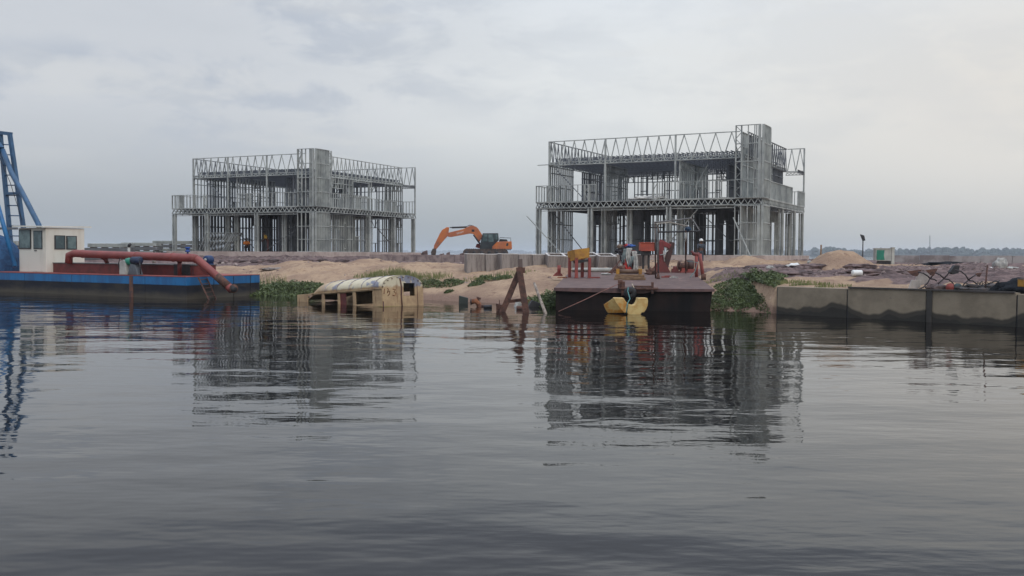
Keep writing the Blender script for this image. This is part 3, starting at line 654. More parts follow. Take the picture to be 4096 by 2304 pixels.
to = bpy.data.objects.new('lettering', tme); COL.objects.link(to); to.parent = boom; a_ = e(980, 224); to.location = (a_[0], -.30, a_[1]); to.rotation_euler = (rad(90), rad(-15), 0); to.scale = (.95, .8, 1)
arm = lbl_prism([(850, 155), (825, 152), (770, 185), (745, 225), (680, 360), (672, 405), (695, 415), (800, 290), (838, 250)], -.2, .2, 'arm', oran, ex, .03)
mb = MB(); p1, p2 = e(855, 156), e(960, 157); p3 = e(1085, 128)
mb.tube([(p1[0], 0, p1[1]), (p2[0], 0, p2[1])], .05, 8); mb.tube([(e(880, 158)[0], 0, e(880, 158)[1]), (e(1050, 150)[0], 0, e(1050, 150)[1])], .10, 8)
mb.tube([(e(1040, 150)[0], -.1, e(1040, 150)[1]), (p3[0], -.1, p3[1]), (e(1130, 138)[0], -.1, e(1130, 138)[1])], .04, 6); mb.build('hydraulic_cylinder', blackm, ex)
mb = MB()
for yy in (-.35, .35): mb.tube([(e(1130, 240)[0], yy, e(1130, 240)[1]), (e(1205, 345)[0], yy, e(1205, 345)[1])], .09, 8)
mb.build('hydraulic_cylinder', blackm, ex)
mb = MB(); mb.tube([(e(1100, 132)[0], .1, e(1100, 132)[1]), (e(1160, 150)[0], .1, e(1160, 150)[1]), (e(1225, 240)[0], .1, e(1225, 240)[1])], .035, 6); mb.build('hydraulic_hose', blackm, ex)
mb = MB(); mb.tube([(e(1430, 290)[0], -1.1, e(1430, 290)[1]), (e(1430, 270)[0], -1.1, e(1430, 270)[1]), (e(1555, 275)[0], -1.1, e(1555, 275)[1]), (e(1555, 312)[0], -1.1, e(1555, 312)[1])], .03, 6); mb.build('handrail', blackm, ex)
lbl_prism([(1500, 360), (1508, 335), (1525, 330), (1530, 350), (1515, 370)], -1.215, -1.2, 'decal', cabgrey, ex, 0)
lbl_prism([(1440, 405), (1440, 412), (1560, 412), (1560, 404)], -1.0, 1.0, 'belly_plate', cabgrey, ex, 0)
lbl_prism([(700, 395), (665, 400), (645, 440), (650, 478), (690, 482), (700, 440)], -.45, .45, 'bucket', trackm, ex)

# ------------------------------------------------------------------ left barge (dredger)
A = onz(745, 1198, 0); bd = Vector((-.85, .527)).normalized(); bn = Vector((.527, .85)).normalized()
barge = empty('dredging_barge', (A.x, A.y, 0), math.atan2(-bd.y, -bd.x), 'blue and black dredging barge with red deck housing and a white cabin', 'barge')
BR = barge.rotation_euler.z
# local frame: -x runs along the side to the left, +y runs inward
def B(s, t_, z): return (-s, t_, z)
def bxy(px, t_):                        # s on the deck line at setback t_ where the photo column px crosses
    r = (px - 2048) / 3850; x0 = A.x + bn.x * t_; y0 = A.y + bn.y * t_
    return (x0 - r * y0) / (r * bd.y - bd.x)
def bz(px, py, t_):
    s = bxy(px, t_); y = A.y + bn.y * t_ + bd.y * s
    return s, at(px, py, y).z
DZ = 1.16
def hullpoly(o=0.0): return [(-0 + o, 0 - o), (-1.1 + o, 6.0 + o), (-34, 6.0 + o), (-34, 0 - o)]
mb = MB(); mb.prism(hullpoly(), -.6, .70, 'z'); hull = mb.build('hull', hullblk, barge, bevel=.02)
mb = MB(); mb.prism(hullpoly(.006), .70, DZ - .03, 'z'); mb.build('blue_band', bluep, barge, bevel=.01)
mb = MB(); mb.prism(hullpoly(.02), DZ - .03, DZ, 'z'); mb.build('deck', redp, barge)
mb = MB(); sA = bxy(525, 0)
mb.box(-sA - .16, -sA + .14, -.016, .0, -.3, DZ - .05); mb.build('rust_streaked_fender', mat('fender_rust', (.16, .07, .045), (.08, .05, .05), scale=3, rough=.8), barge)
for s_ in (3.2, 9.5, 14.0, 19.5, 24): mb = MB(); mb.box(-s_ - .01, -s_ + .01, -.012, 0, -.2, DZ - .05); mb.build('hull_seam', hullblk, barge)
for k_ in (.35, .62, .86): mb = MB(); mb.bar((-1.1 * k_ + .012, 6 * k_, -.2), (-1.1 * k_ + .012, 6 * k_, DZ - .05), .03, .02); mb.build('hull_seam', hullblk, barge)
def torn(): pass
# housing
s0, s1 = bxy(864, 3.0), bxy(190, 1.5)
mb = MB(); mb.box(-s1, -s0, 1.5, 3.0, DZ, 1.70); hs = mb.build('deck_housing', reddark, barge, bevel=.02)
mb = MB(); mb.box(-s1 - .03, -s0 + .03, 1.46, 3.04, 1.70, 1.745); mb.build('housing_lid', mat('grey_lid', (.17, .165, .16), (.1, .1, .1), rough=.7), barge)
mb = MB(); mb.box(-s0 - 1.5, -s0 - .25, 1.43, 2.6, DZ, 1.76); mb.build('pump_box', blackm, barge, bevel=.02)
# cabin
CT = 1.05
c0, c1 = bxy(184, CT), bxy(77, CT)
def tend(px):                            # depth at which the cabin end face reaches the photo column px
    r = (px - 2048) / 3850; x0, y0 = A.x + bd.x * c0, A.y + bd.y * c0
    return (r * y0 - x0) / (bn.x - r * bn.y)
def endz(px, py): t_ = tend(px); return t_, at(px, py, A.y + bd.y * c0 + bn.y * t_).z
CE = tend(339)
mb = MB(); mb.box(-c1, -c0, CT, CE, DZ, 3.80); mb.build('cabin', whitep, barge, bevel=.03)
mb = MB(); mb.add([(-c1 - .3, CT - .25, 3.86), (-c0 + .12, CT - .25, 3.80), (-c0 + .12, CE + .4, 3.86), (-c1 - .3, CE + .4, 3.9), (-c1 - .3, CT - .25, 3.95), (-c0 + .12, CT - .25, 3.88), (-c0 + .12, CE + .4, 3.94), (-c1 - .3, CE + .4, 3.98)], [(0, 3, 2, 1), (4, 5, 6, 7), (0, 1, 5, 4), (1, 2, 6, 5), (2, 3, 7, 6), (3, 0, 4, 7)]); mb.build('cabin_roof', whitep, barge)
def bwin(x0, y0, x1, y1):
    sa, za = bz(x0, y1, CT); sb, zb = bz(x1, y0, CT)
    mb = MB(); mb.box(-sa, -sb, CT - .04, CT, za, zb); fr = mb.build('window', blackm, barge)
    mb = MB(); mb.box(-sa + .06, -sb - .06, CT - .048, CT - .04, za + .05, zb - .05); mb.build('pane', glassm, fr)
def ewin(x0, y0, x1, y1):
    ta, za = endz(x0, y1); tb2, zb = endz(x1, y0)
    mb = MB(); mb.box(-c0, -c0 + .04, ta, tb2, za, zb); fr = mb.build('window', blackm, barge)
    mb = MB(); mb.box(-c0 + .04, -c0 + .048, ta + .07, tb2 - .07, za + .05, zb - .05); mb.build('pane', glassm, fr)
bwin(79, 917, 126, 995); ewin(218, 942, 261, 997); ewin(265, 944, 307, 998)
sa, za = bz(131, 1069, CT); sb, zb = bz(178, 912, CT)
mb = MB(); mb.box(-sa, -sb, CT - .02, CT, DZ + .04, zb + .02); dr = mb.build('door', whitep, barge, bevel=.005)
s2, z2 = bz(137, 996, CT); s3, z3 = bz(172, 922, CT)
mb = MB(); mb.box(-s2, -s3, CT - .045, CT - .02, z2, z3); mb.build('window_frame', blackm, dr)
mb = MB(); mb.box(-s2 + .05, -s3 - .05, CT - .053, CT - .045, z2 + .05, z3 - .05); mb.build('pane', glassm, dr)
mb = MB(); mb.box(-s2 + .1, -s2 + .3, CT - .06, CT - .02, z2 - .12, z2 - .07); mb.build('handle', blackm, dr)
# pipe
def W2(px, py, t_):
    s, z = bz(px, py, t_); return (-s, t_, z)
pa = W2(275, 1040, 1.35); pb = W2(300, 1012, 1.35); pc = W2(345, 1016, 1.35); pd = W2(775, 1032, .9); pe = (.9, .6, .50)
PT_ = [(pa[0], pa[1], 1.72), (pa[0] + .05, pa[1], pb[2] - .14), (pb[0], pb[1], pb[2] - .02), pc, pd]
d1 = Vector(pd) + (Vector(pd) - Vector(pc)).normalized() * .22
we = at(925, 1155, 49.4); loc = Vector((we.x - A.x, we.y - A.y)); ex_ = (-(loc.x * bd.x + loc.y * bd.y), loc.x * bn.x + loc.y * bn.y, we.z)
mb = MB(); mb.tube(PT_ + [tuple(d1 - Vector((0, 0, .06)))], .215, 16); pp = mb.build('discharge_pipe', pipe_red, barge)
e0 = Vector(d1) - Vector((.05, 0, .0)); e1 = Vector(ex_); dd = (e1 - e0).normalized()
mb = MB(); mb.tube([tuple(e0 - Vector((.12, 0, -.02))), tuple(e0 + dd * .15), tuple(e1 - dd * .25), tuple(e1 + Vector((.02, -.05, -.02))), tuple(e1 + Vector((.30, -.12, .02)))], .205, 16, hollow=True); mb.build('pipe_outlet', pipe_red, barge)
f_ = e1 + Vector((.30, -.12, .02)); mb = MB(); mb.tube([f_, f_ + Vector((.04, -.016, .003))], .225, 16); mb.build('outlet_flange', rusty, barge)
mb = MB(); mb.tube([f_ + Vector((.041, -.0165, .003)), f_ + Vector((.045, -.018, .0035))], .185, 16); mb.build('outlet_bore_shade', blackm, barge)  # black disc over the flange paints the shade inside the pipe
band = e0 + dd * 2.15; mb = MB(); mb.tube([e0 + dd * 1.45, e0 + dd * 2.25], .211, 16); mb.build('rusty_band', rusty, barge)
for k, px in enumerate((405, 718)):
    q_ = W2(px, 1040, 1.2); mb = MB(); z_ = pc[2] + (pd[2] - pc[2]) * ((px - 345) / 430) - .12
    yp = 1.2 if k else 1.6; zb_ = DZ if k else 1.745; mb.tube([(q_[0], yp, zb_), (q_[0], yp - (0 if k else .25), z_)], .11, 12); mb.tube([(q_[0], yp - .05, z_ - .12), (q_[0], 1.25, z_)], .15, 12); mb.build('pipe_support', reddark, barge)
for px in (330, 560, 700): 
    q_ = W2(px, 1020, 1.25); k = (px - 345) / 430; c_ = Vector(pc).lerp(Vector(pd), k); dv = (Vector(pd) - Vector(pc)).normalized()
    mb = MB(); mb.tube([c_ - dv * .03, c_ + dv * .03], .24, 16); mb.build('pipe_flange', pipe_red, barge)
q_ = W2(751, 1008, .95); mb = MB(); mb.tube([(q_[0], .95, q_[2] - .15), (q_[0], .95, q_[2] + .02)], .045, 8); mb.lathe((q_[0], .95, q_[2]), [(.0, 0), (.13, 0), (.13, .06), (.08, .08), (.08, .16), (.13, .18), (.12, .26), (0, .26)], 14)
mb.build('valve', mat('valve_blue', (.02, .08, .33), None), barge)
# ladder
l0 = at(793, 1110, 48.7); l1 = at(838, 1197, 48.5); l2 = at(825, 1106, 50.2); l3 = at(866, 1192, 50.0)
def tb(p_): v = Vector((p_.x - A.x, p_.y - A.y)); return Vector((-(v.x * bd.x + v.y * bd.y), v.x * bn.x + v.y * bn.y, p_.z))
L0, L1, L2, L3 = tb(l0), tb(l1), tb(l2), tb(l3)
mb = MB(); mb.bar(L0, L1 - Vector((0, 0, .1)), .05, .07); mb.bar(L2, L3 - Vector((0, 0, .1)), .05, .07)
for k in range(5): t_ = (k + .6) / 5.2; mb.bar(L0.lerp(L1, t_), L2.lerp(L3, t_), .035, .04)
mb.build('boarding_ladder', rusty, barge)
# mast
MT = 3.4
mast = empty('mast', (0, 0, 0)); mast.parent = barge
def M3(px, py, t_): s, z = bz(px, py, t_); return Vector((-s, t_, z))
ra_, rb_ = M3(8, 533, MT), M3(52, 1060, MT); rc_, rd_ = M3(46, 537, MT), M3(112, 985, MT)
mb = MB(); mb.bar(ra_, rb_ - Vector((0, 0, .2)), .26, .2); mb.build('mast_rail', bluem, mast)
mb = MB(); mb.bar(rc_, rd_ - Vector((-.2, 0, 1.7)), .26, .2); mb.build('mast_rail', bluem, mast)
mb = MB(); mb.bar(M3(-30, 526, MT), M3(51, 536, MT), .22, .22); mb.build('mast_head', bluem, mast)
for k in range(13):
    py = 578 + k * 40.6; mb = MB(); mb.tube([M3(8 + (py - 533) * .0835, py, MT), M3(46 + (py - 537) * .1473, py + 1, MT)], .035, 8); mb.build('rung', bluem, mast)
mb = MB(); mb.bar(M3(28, 774, MT - .1), M3(96, 773, MT - .1), .16, .16); mb.build('cross_beam', bluem, mast)
mb = MB(); mb.tube([M3(17, 600, MT - .3), M3(50, 690, MT - .5), M3(95, 775, MT - .8), M3(158, 902, MT - 1.2), M3(158, 904, MT - 1.2) - Vector((0, 0, .2))], .155, 14); mb.build('stay_pipe', bluem, mast)
mb = MB(); mb.tube([M3(-60, 640, 1.0), M3(-5, 822, .9), M3(60, 1066, .8)], .13, 14); mb.build('stay_pipe', bluel, mast)
mb = MB(); mb.tube([M3(-10, 600, MT - .2), M3(45, 730, MT - .2), M3(90, 880, MT - .2)], .018, 6); mb.build('cable', blackm, mast)
mb = MB(); mb.bar(M3(-20, 560, MT - .4), M3(8, 600, MT - .4), .5, .3); mb.build('sheave_block', bluem, mast)
mb = MB(); mb.bar(M3(-40, 914, 2.2), M3(72, 914, 2.2), .14, .1); mb.build('catwalk_beam', steel_d, mast)
# winch drum under the blue mast
q_ = M3(6, 1010, 1.3)
mb = MB(); mb.lathe((q_.x - 1.15, 1.6, DZ), [(1.65, 0), (1.6, .5), (1.45, 1.1), (1.15, 1.65), (.75, 2.05), (.3, 2.25), (0, 2.3)], 28); mb.build('covered_winch', mat('blue_cover', (.02, .085, .2), (.012, .05, .13), scale=3, rough=.8, bump=.9, bscale=6), barge)
# deck engine (thing on the barge)
s_, z_ = bz(524, 1085, .55)
def blocal(s, t, z): return Vector((A.x + bd.x * s + bn.x * t, A.y + bd.y * s + bn.y * t, z))
en = empty('deck_engine', blocal(s_, .55, DZ), BR, 'grey pump engine with green housing and blue motor on the blue barge', 'engine')
mb = MB(); mb.prism([(-.75, 0), (-.15, 0), (-.22, .75), (-.42, .8), (-.72, .7)], -.2, .25); mb.build('grey_casing', palegrey, en, bevel=.03)
mb = MB(); mb.prism([(-.12, 0), (.75, 0), (.5, .55), (.1, .6)], -.15, .2); mb.build('engine_block', mat('grey_engine', (.11, .13, .15), None), en, bevel=.03)
mb = MB(); mb.lathe((-.1, 0, .72), [(0, -.28), (.17, -.28), (.2, -.1), (.2, .2), (0, .2)], 16, 'x'); mb.build('green_pump', greenp, en)
mb = MB(); mb.lathe((.5, 0, .78), [(0, -.35), (.2, -.35), (.21, .25), (.15, .32), (0, .32)], 18, 'x'); mb.build('motor', mat('navy_motor', (.02, .035, .08), None), en)
mb = MB(); mb.tube([(-.5, -.1, .75), (-.68, -.2, .9), (-.8, -.2, .55), (-.7, -.15, .1)], .022, 6); mb.build('hose', rubber, en); mb = MB(); mb.tube([(.85, -.1, .75), (.95, -.15, .4), (1.0, -.15, .05)], .035, 6); mb.build('hose', rubber, en)
q_ = blocal(bxy(834, 2.0), 2.0, 1.745)
mo = empty('electric_motor', q_, BR, 'round navy blue motor behind the pipe bend on the blue barge', 'motor')
mb = MB(); mb.lathe((0, 0, .25), [(0, -.2), (.2, -.2), (.235, -.15), (.235, .15), (.2, .2), (0, .2)], 20, 'y'); mb.box(-.2, .2, -.18, .18, 0, .08); mb.build('motor_body', mat('navy_paint', (.012, .04, .13), None), mo)
mb = MB(); mb.lathe((0, -.22, .25), [(0, -.03), (.07, -.03), (.09, .02)], 12, 'y'); mb.build('hub', palegrey, mo)

# exhaust stack
q_ = blocal(bxy(516, 3.4), 3.4, 1.745)
exs = empty('exhaust_stack', q_, 0, 'grey vertical exhaust pipe with a black cap behind the red pipe', 'exhaust pipe')
mb = MB(); mb.tube([(0, 0, 0), (0, 0, .95)], .075, 12); mb.build('stack', palegrey, exs)
mb = MB(); mb.tube([(0, 0, .93), (.02, -.02, 1.05), (.12, -.05, 1.1)], .085, 12); mb.build('cap', blackm, exs)
q_ = blocal(bxy(616, 3.4), 3.4, 1.745)
exs = empty('vent_pipe', q_, 0, 'short pale vent pipe with a dark valve, right of the exhaust pipe', 'vent')
mb = MB(); mb.tube([(0, 0, 0), (0, 0, .45)], .09, 12); mb.build('pipe', palegrey, exs)
mb = MB(); mb.lathe((0, 0, .45), [(.1, 0), (.1, .07), (.04, .09), (.04, .2), (.09, .22), (0, .26)], 12); mb.build('valve', blackm, exs)

# ------------------------------------------------------------------ sunken bus
C0 = onz(1529, 1228, 0); bl = Vector((-.735, .678)); BA = math.atan2(bl.y, bl.x)
bus = empty('sunken_bus', (C0.x, C0.y, 0), 0, 'rusting tan and white bus body lying half under water', 'bus')
bus.rotation_mode = 'XYZ'; bus.rotation_euler = (rad(1.5), rad(4.6), BA); bus.scale = (1.08, 1, 1)
# local x to the front (left in the photo), local y points to the camera side (+y = left of travel)
busm = bpy.data.materials.new('weathered_bus_paint'); busm.use_nodes = True; t = busm.node_tree; n = t.nodes; l = t.links; p = n['Principled BSDF']; p.inputs['Roughness'].default_value = .7
gc = G('ShaderNodeTexCoord'); sx = G('ShaderNodeSeparateXYZ'); l.new(gc.outputs['Object'], sx.inputs[0])
tan = gmix(gmap(gnoise(1.6), .4, .65), (0.46, 0.325, 0.185), (0.34, 0.225, 0.13))
top = gmix(gmap(gnoise(1.1, 6, .6, None), .5, .56), (0.58, 0.52, 0.38), (0.21, 0.22, 0.28))
zz = gmath('ADD', sx.outputs[2], gmath('MULTIPLY', gmath('SUBTRACT', gnoise(2.5, 6), .5), .35))
xx = gmap(sx.outputs[0], 4.6, 2.8)
hi_ = gmath('MULTIPLY', gmap(zz, 0.86, .98), gmath('ADD', gmath('MULTIPLY', xx, .9), .1))
cc = gmix(hi_, tan, top)
gvv = G('ShaderNodeMapping'); gvv.inputs['Scale'].default_value = (3, 3, .6); l.new(gc.outputs['Object'], gvv.inputs[0])
cc = gmix(gmath('MULTIPLY', gmap(gnoise(1.3, 6, .65, gvv.outputs[0]), .56, .68), .65), cc, (0.22, 0.115, 0.06))
cc = gmix(gmap(gnoise(4.5, 8, .72), .64, .70), cc, (0.10, 0.05, 0.035))
cc = gmix(gmap(sx.outputs[2], -.02 + .08, -.02), cc, (0.20, 0.19, 0.03))
l.new(cc, p.inputs['Base Color'])
b = G('ShaderNodeBump'); b.inputs['Strength'].default_value = .4; b.inputs['Distance'].default_value = .03; l.new(gnoise(6), b.inputs['Height']); l.new(b.outputs[0], p.inputs['Normal'])
BW, BLn, EZ = 2.45, 5.9, .84
def roofz(y): u = abs(y - BW / 2) / (BW / 2); return EZ + .62 * (1 - u ** 2.4) ** .62
# side wall nearest the camera at y=0, far wall at y=-BW. y runs 0..-BW
def roofpt(x, v):                                    # v 0..1 across
    a = math.pi * v; yy = BW / 2 - BW / 2 * math.cos(a); zc = EZ + .60 * math.sin(a) ** .75
    k = sstep(x, 4.2, 6.1); drop = k * (.60 * .92 * math.sin(a) ** .75 + .25); nar = 1 - .25 * k
    return (x - k * .25, -(BW / 2 + (yy - BW / 2) * nar), zc - drop)
mb = MB(); nX, nV = 26, 18
vs = [roofpt(-.02 + (6.0 + .02) * i / nX, j / nV) for i in range(nX + 1) for j in range(nV + 1)]
fs = [(i * (nV + 1) + j, i * (nV + 1) + j + 1, (i + 1) * (nV + 1) + j + 1, (i + 1) * (nV + 1) + j) for i in range(nX) for j in range(nV)]
mb.add(vs, fs, True); rf = mb.build('roof', busm, bus); md = rf.modifiers.new('th', 'SOLIDIFY'); md.thickness = .05; md.offset = -1
mb = MB()
for i in range(5):
    x_ = .5 + i * .85; mb.tube([Vector(roofpt(x_, j / 12)) + Vector((0, 0, .012)) for j in range(13)], .018, 5)
mb.build('roof_rib', mat('rib_rust', (.10, .07, .08), (.3, .3, .35), scale=3), rf)
# windows: list of (x0, x1, z0, z1)
wins = [(.62, 1.75, .18, .76), (1.95, 2.85, .16, .76), (3.0, 3.95, -.2, .77), (4.15, 5.2, -.2, .77)]
def sidewall(yy, wins, name, x_end=6.0):
    mb = MB(); xs_ = [0]
    for a, b_, _, _ in wins: xs_ += [a, b_]
    xs_.append(x_end)
    th = .05
    for i in range(0, len(xs_), 2): mb.box(xs_[i], xs_[i + 1], yy - th, yy, -1.2, EZ + .01)
    for a, b_, z0, z1 in wins: mb.box(a, b_, yy - th, yy, -1.2, z0); mb.box(a, b_, yy - th, yy, z1, EZ + .01)
    return mb.build(name, busm, bus, bevel=.012)
sidewall(0, wins, 'side_panel'); sidewall(-BW + .05, [(.8, 1.9, .2, .74), (2.2, 3.2, .2, .74)], 'side_panel')
mb = MB(); mb.box(0, 6, .0, .035, .02, .08); mb.box(0, 4.9, .0, .04, EZ - .03, EZ + .03); mb.build('gutter_trim', busm, bus)
mb = MB(); mb.box(2.45, 2.85, -.06, -.04, .12, .8); mb.build('torn_red_panel', reddark, bus)
# rear wall, with a window opening on the right part
mb = MB(); wy0, wy1, wz0, wz1 = -1.66, -1.08, .50, 1.08
def rz_(y_): return roofpt(0, math.acos(max(-1, min(1, 1 + 2 * y_ / BW))) / math.pi)[2] - .01
yy_ = [q * BW / 2.1 for q in (0, -.03, -.1, -.2, -.4, -.6, -.85, -1.08, -1.35, -1.66, -1.8, -1.95, -2.03, -2.07, -2.1)]
for a, b_ in zip(yy_[:-1], yy_[1:]):
    def seg(z0a, z1a, z0b, z1b): mb.add([(-.02, a, z0a), (-.02, b_, z0b), (-.02, b_, z1b), (-.02, a, z1a), (.03, a, z0a), (.03, b_, z0b), (.03, b_, z1b), (.03, a, z1a)], [(0, 1, 2, 3), (7, 6, 5, 4), (0, 4, 5, 1), (3, 2, 6, 7)])
    if a <= -1.08 * BW / 2.1 + 1e-6 and b_ >= -1.66 * BW / 2.1 - 1e-6: seg(-1.2, wz0, -1.2, wz0); seg(wz1, rz_(a), wz1, rz_(b_))
    else: seg(-1.2, rz_(a), -1.2, rz_(b_))
mb.build('rear_panel', busm, bus)
mb = MB(); mb.tube([(-.03, -1.15, -.2), (-.035, -1.1, .5), (-.03, -1.13, .9), (-.03, -1.05, 1.3)], .035, 6); mb.tube([(-.03, -2.1, -.2), (-.03, -2.07, 1.05)], .012, 6); mb.tube([(-.03, -.05, -.3), (-.03, -.04, .25)], .03, 6); mb.build('rust_crack', rusty, bus)
mb = MB()
for j in range(11): v = .06 + .88 * j / 10; q_ = roofpt(-.03, v); mb.box(-.045, -.02, q_[1] - .05, q_[1] + .03, q_[2] - .12, q_[2] - .09)
mb.build('vent_slot', rusty, bus)
mb = MB()
for g in ([(-.30, .62), (-.36, .80), (-.30, .84)], [(-.32, .70), (-.44, .72), (-.42, .58), (-.32, .50)], [(-.10, .58), (-.14, .82)], [(-.62, .80), (-.78, .78), (-.68, .68), (-.80, .62), (-.72, .50), (-.60, .52)]):
    mb.tube([(-.028, a, b_) for a, b_ in g], .016, 6)
mb.build('graffiti', rustor, bus)
mb = MB(); mb.add([(5.7, -.02, -1.2), (5.95, -.3, -1.2), (6.0, -1.05, -1.2), (5.95, -2.1, -1.2), (5.7, -2.43, -1.2), (5.6, -.02, .6), (5.75, -.3, .42), (5.78, -1.05, .36), (5.75, -2.1, .42), (5.6, -2.43, .6)], [(i, i + 1, i + 6, i + 5) for i in range(4)])
mb.build('front_panel', busm, bus)

def blob(c_, r_, m, name, par, seed=1, n=12, amp=.25):
    mb = MB(); vs = []; fs = []
    for i in range(n + 1):
        for j in range(n * 2):
            th, ph = math.pi * i / n, math.pi * j / n; d_ = Vector((math.sin(th) * math.cos(ph), math.sin(th) * math.sin(ph), math.cos(th)))
            k = 1 + amp * mnoise.noise(d_ * 2.3 + Vector((seed * 3.1, 0, 0))) + (.22 * mnoise.noise(d_ * 6.5 + Vector((seed, 0, 0))) if n > 20 else 0); vs.append((c_[0] + d_.x * r_[0] * k, c_[1] + d_.y * r_[1] * k, c_[2] + d_.z * r_[2] * k))
    for i in range(n):
        for j in range(n * 2): fs.append((i * 2 * n + j, i * 2 * n + (j + 1) % (2 * n), (i + 1) * 2 * n + (j + 1) % (2 * n), (i + 1) * 2 * n + j))
    mb.add(vs, fs, True); return mb.build(name, m, par)
# ------------------------------------------------------------------ right barge
rb = onz(2217, 1240, 0)
bg2 = empty('brown_barge', (rb.x, rb.y, .96), 0, 'flat brown work barge with black sides, moored against the bank', 'barge'); bg2.rotation_euler = (rad(2.2), 0, rad(-6.5))
BW2, BL2 = 6.72, 12.0
mb = MB(); mb.prism([(0.05, -2.0), (BW2 - .25, -2.0), (BW2 - .06, -.10), (0.05, -.10)], .12, BL2 - .1); mb.build('hull', hullbrown, bg2)
mb = MB(); mb.box(0, BW2, 0.04, BL2, -.10, 0); mb.build('deck', deckm, bg2, bevel=.01)
mb = MB(); mb.prism([(-.02, .0), (BW2 + .02, .0), (BW2 + .02, -.11), (4.2, -.13), (3.75, -.22), (2.5, -.2), (-.02, -.14)], -.02, .04); mb.build('bow_fascia', mat('fascia_brown', (.15, .085, .08), (.10, .06, .06), scale=3), bg2)
mb = MB(); mb.box(2.75, 4.4, -.25, .6, -.03, .03); mb.box(2.85, 3.0, -.2, .0, -.3, .3); mb.box(4.1, 4.2, -.2, .0, -.2, .28); mb.box(3.3, 4.1, -.18, -.08, .05, .13); mb.box(2.7, 2.9, -.12, .2, 0, .35); mb.build('bow_roller_frame', rusty, bg2, bevel=.01)
def dk(px, py, off=0.0):                    # a point on the tilted deck under a photo pixel
    m = bg2.matrix_basis; o_ = m.to_translation(); nn = (m.to_3x3() @ Vector((0, 0, 1))).normalized(); d_ = ray(px, py); c0_ = Vector((0, 0, H))
    k = (o_ - c0_).dot(nn) / d_.dot(nn); return c0_ + d_ * k
bpy.context.view_layer.update()
for px, py, hgt, lab in ((2236, 1104, .42, 'short red bollard at the left edge of the brown barge'),):
    q_ = dk(px, py); o = empty('bollard', q_, 0, lab, 'bollard'); mb = MB(); mb.prism([(-.32, 0), (.2, 0), (.14, .12), (-.12, .2)], -.15, .15); mb.tube([(0, 0, .1), (0, 0, .55)], .09, 12); mb.build('post', redp, o)
# yellow hopper on red legs
q_ = dk(2328, 1112); hp = empty('hopper', q_, rad(8), 'tilted yellow steel hopper standing on four red legs', 'hopper')
K2 = q_.y / 3850
for (lx, ly, hh) in ((-.30, -.05, 1.0), (.36, -.05, 1.0), (-.52, .55, 1.0), (.14, .6, 1.0)):
    mb = MB(); mb.bar((lx, ly, 0), (lx, ly, hh), .14, .14, (1, 0, 0)); mb.box(lx - .09, lx + .09, ly - .09, ly + .09, 0, .03); mb.build('leg', redp, hp)
mb = MB(); mb.prism([(-.34, .92), (.34, 1.02), (.34, 1.50), (-.42, 1.40)], -.12, -.05); mb.add([(-.42, -.05, 1.40), (.34, -.05, 1.50), (.2, .7, 1.44), (-.62, .7, 1.30), (-.34, -.05, .92), (.34, -.05, 1.02), (.14, .6, .9), (-.56, .6, .8)], [(3, 0, 4, 7), (1, 2, 6, 5), (2, 3, 7, 6)]); b_ = mb.build('hopper_bin', yellowp, hp); md = b_.modifiers.new('th', 'SOLIDIFY'); md.thickness = .03
mb = MB(); mb.prism([(-.30, .72), (.32, .82), (.36, .93), (-.36, .86)], -.06, .6); mb.build('chute', blackm, hp); mb = MB(); mb.bar((-.5, .3, .35), (.36, .3, .35), .05, .05); mb.build('cross_brace', rusty, hp)
# grey pipe lying at the back of the deck
pa_, pb_ = dk(2290, 1088), dk(2448, 1088)
o = MB(); o.tube([(0, 0, .12), tuple((pb_ - pa_) + Vector((0, 0, .12)))], .115, 14); o = o.build('grey_pipe', palegrey, None, loc=tuple(pa_)); tag(o, 'pale grey pipe lying across the back of the brown barge', 'pipe')
# roller and timber sledge
q_ = dk(2519, 1120); sl_ = empty('timber_skid', q_, rad(-3), 'stack of yellow brown timber skids at the bow of the brown barge', 'timber skid')
for k, (y_, z_, L_) in enumerate(((0, .07, .75), (.35, .07, .72), (.1, .2, .7), (.42, .2, .6))):
    mb = MB(); mb.box(-L_, L_, y_ - .09, y_ + .09, z_ - .065, z_ + .065); mb.build('beam', timber, sl_, bevel=.015)
q2 = q_ + Vector((0, .35, .28)); rl = empty('roller', q2, rad(-3), 'brown steel roller between two yellow blocks on the brown barge', 'roller')
mb = MB(); mb.lathe((0, 0, .12), [(0, -.45), (.11, -.45), (.11, .45), (0, .45)], 18, 'x'); mb.build('drum', mat('brown_drum', (.15, .085, .05), (.1, .055, .04), scale=4), rl)
for sg in (-1, 1): mb = MB(); mb.box(sg * .54 - .08, sg * .54 + .08, -.1, .1, -.01, .25); mb.build('end_block', yellowp, rl, bevel=.015)
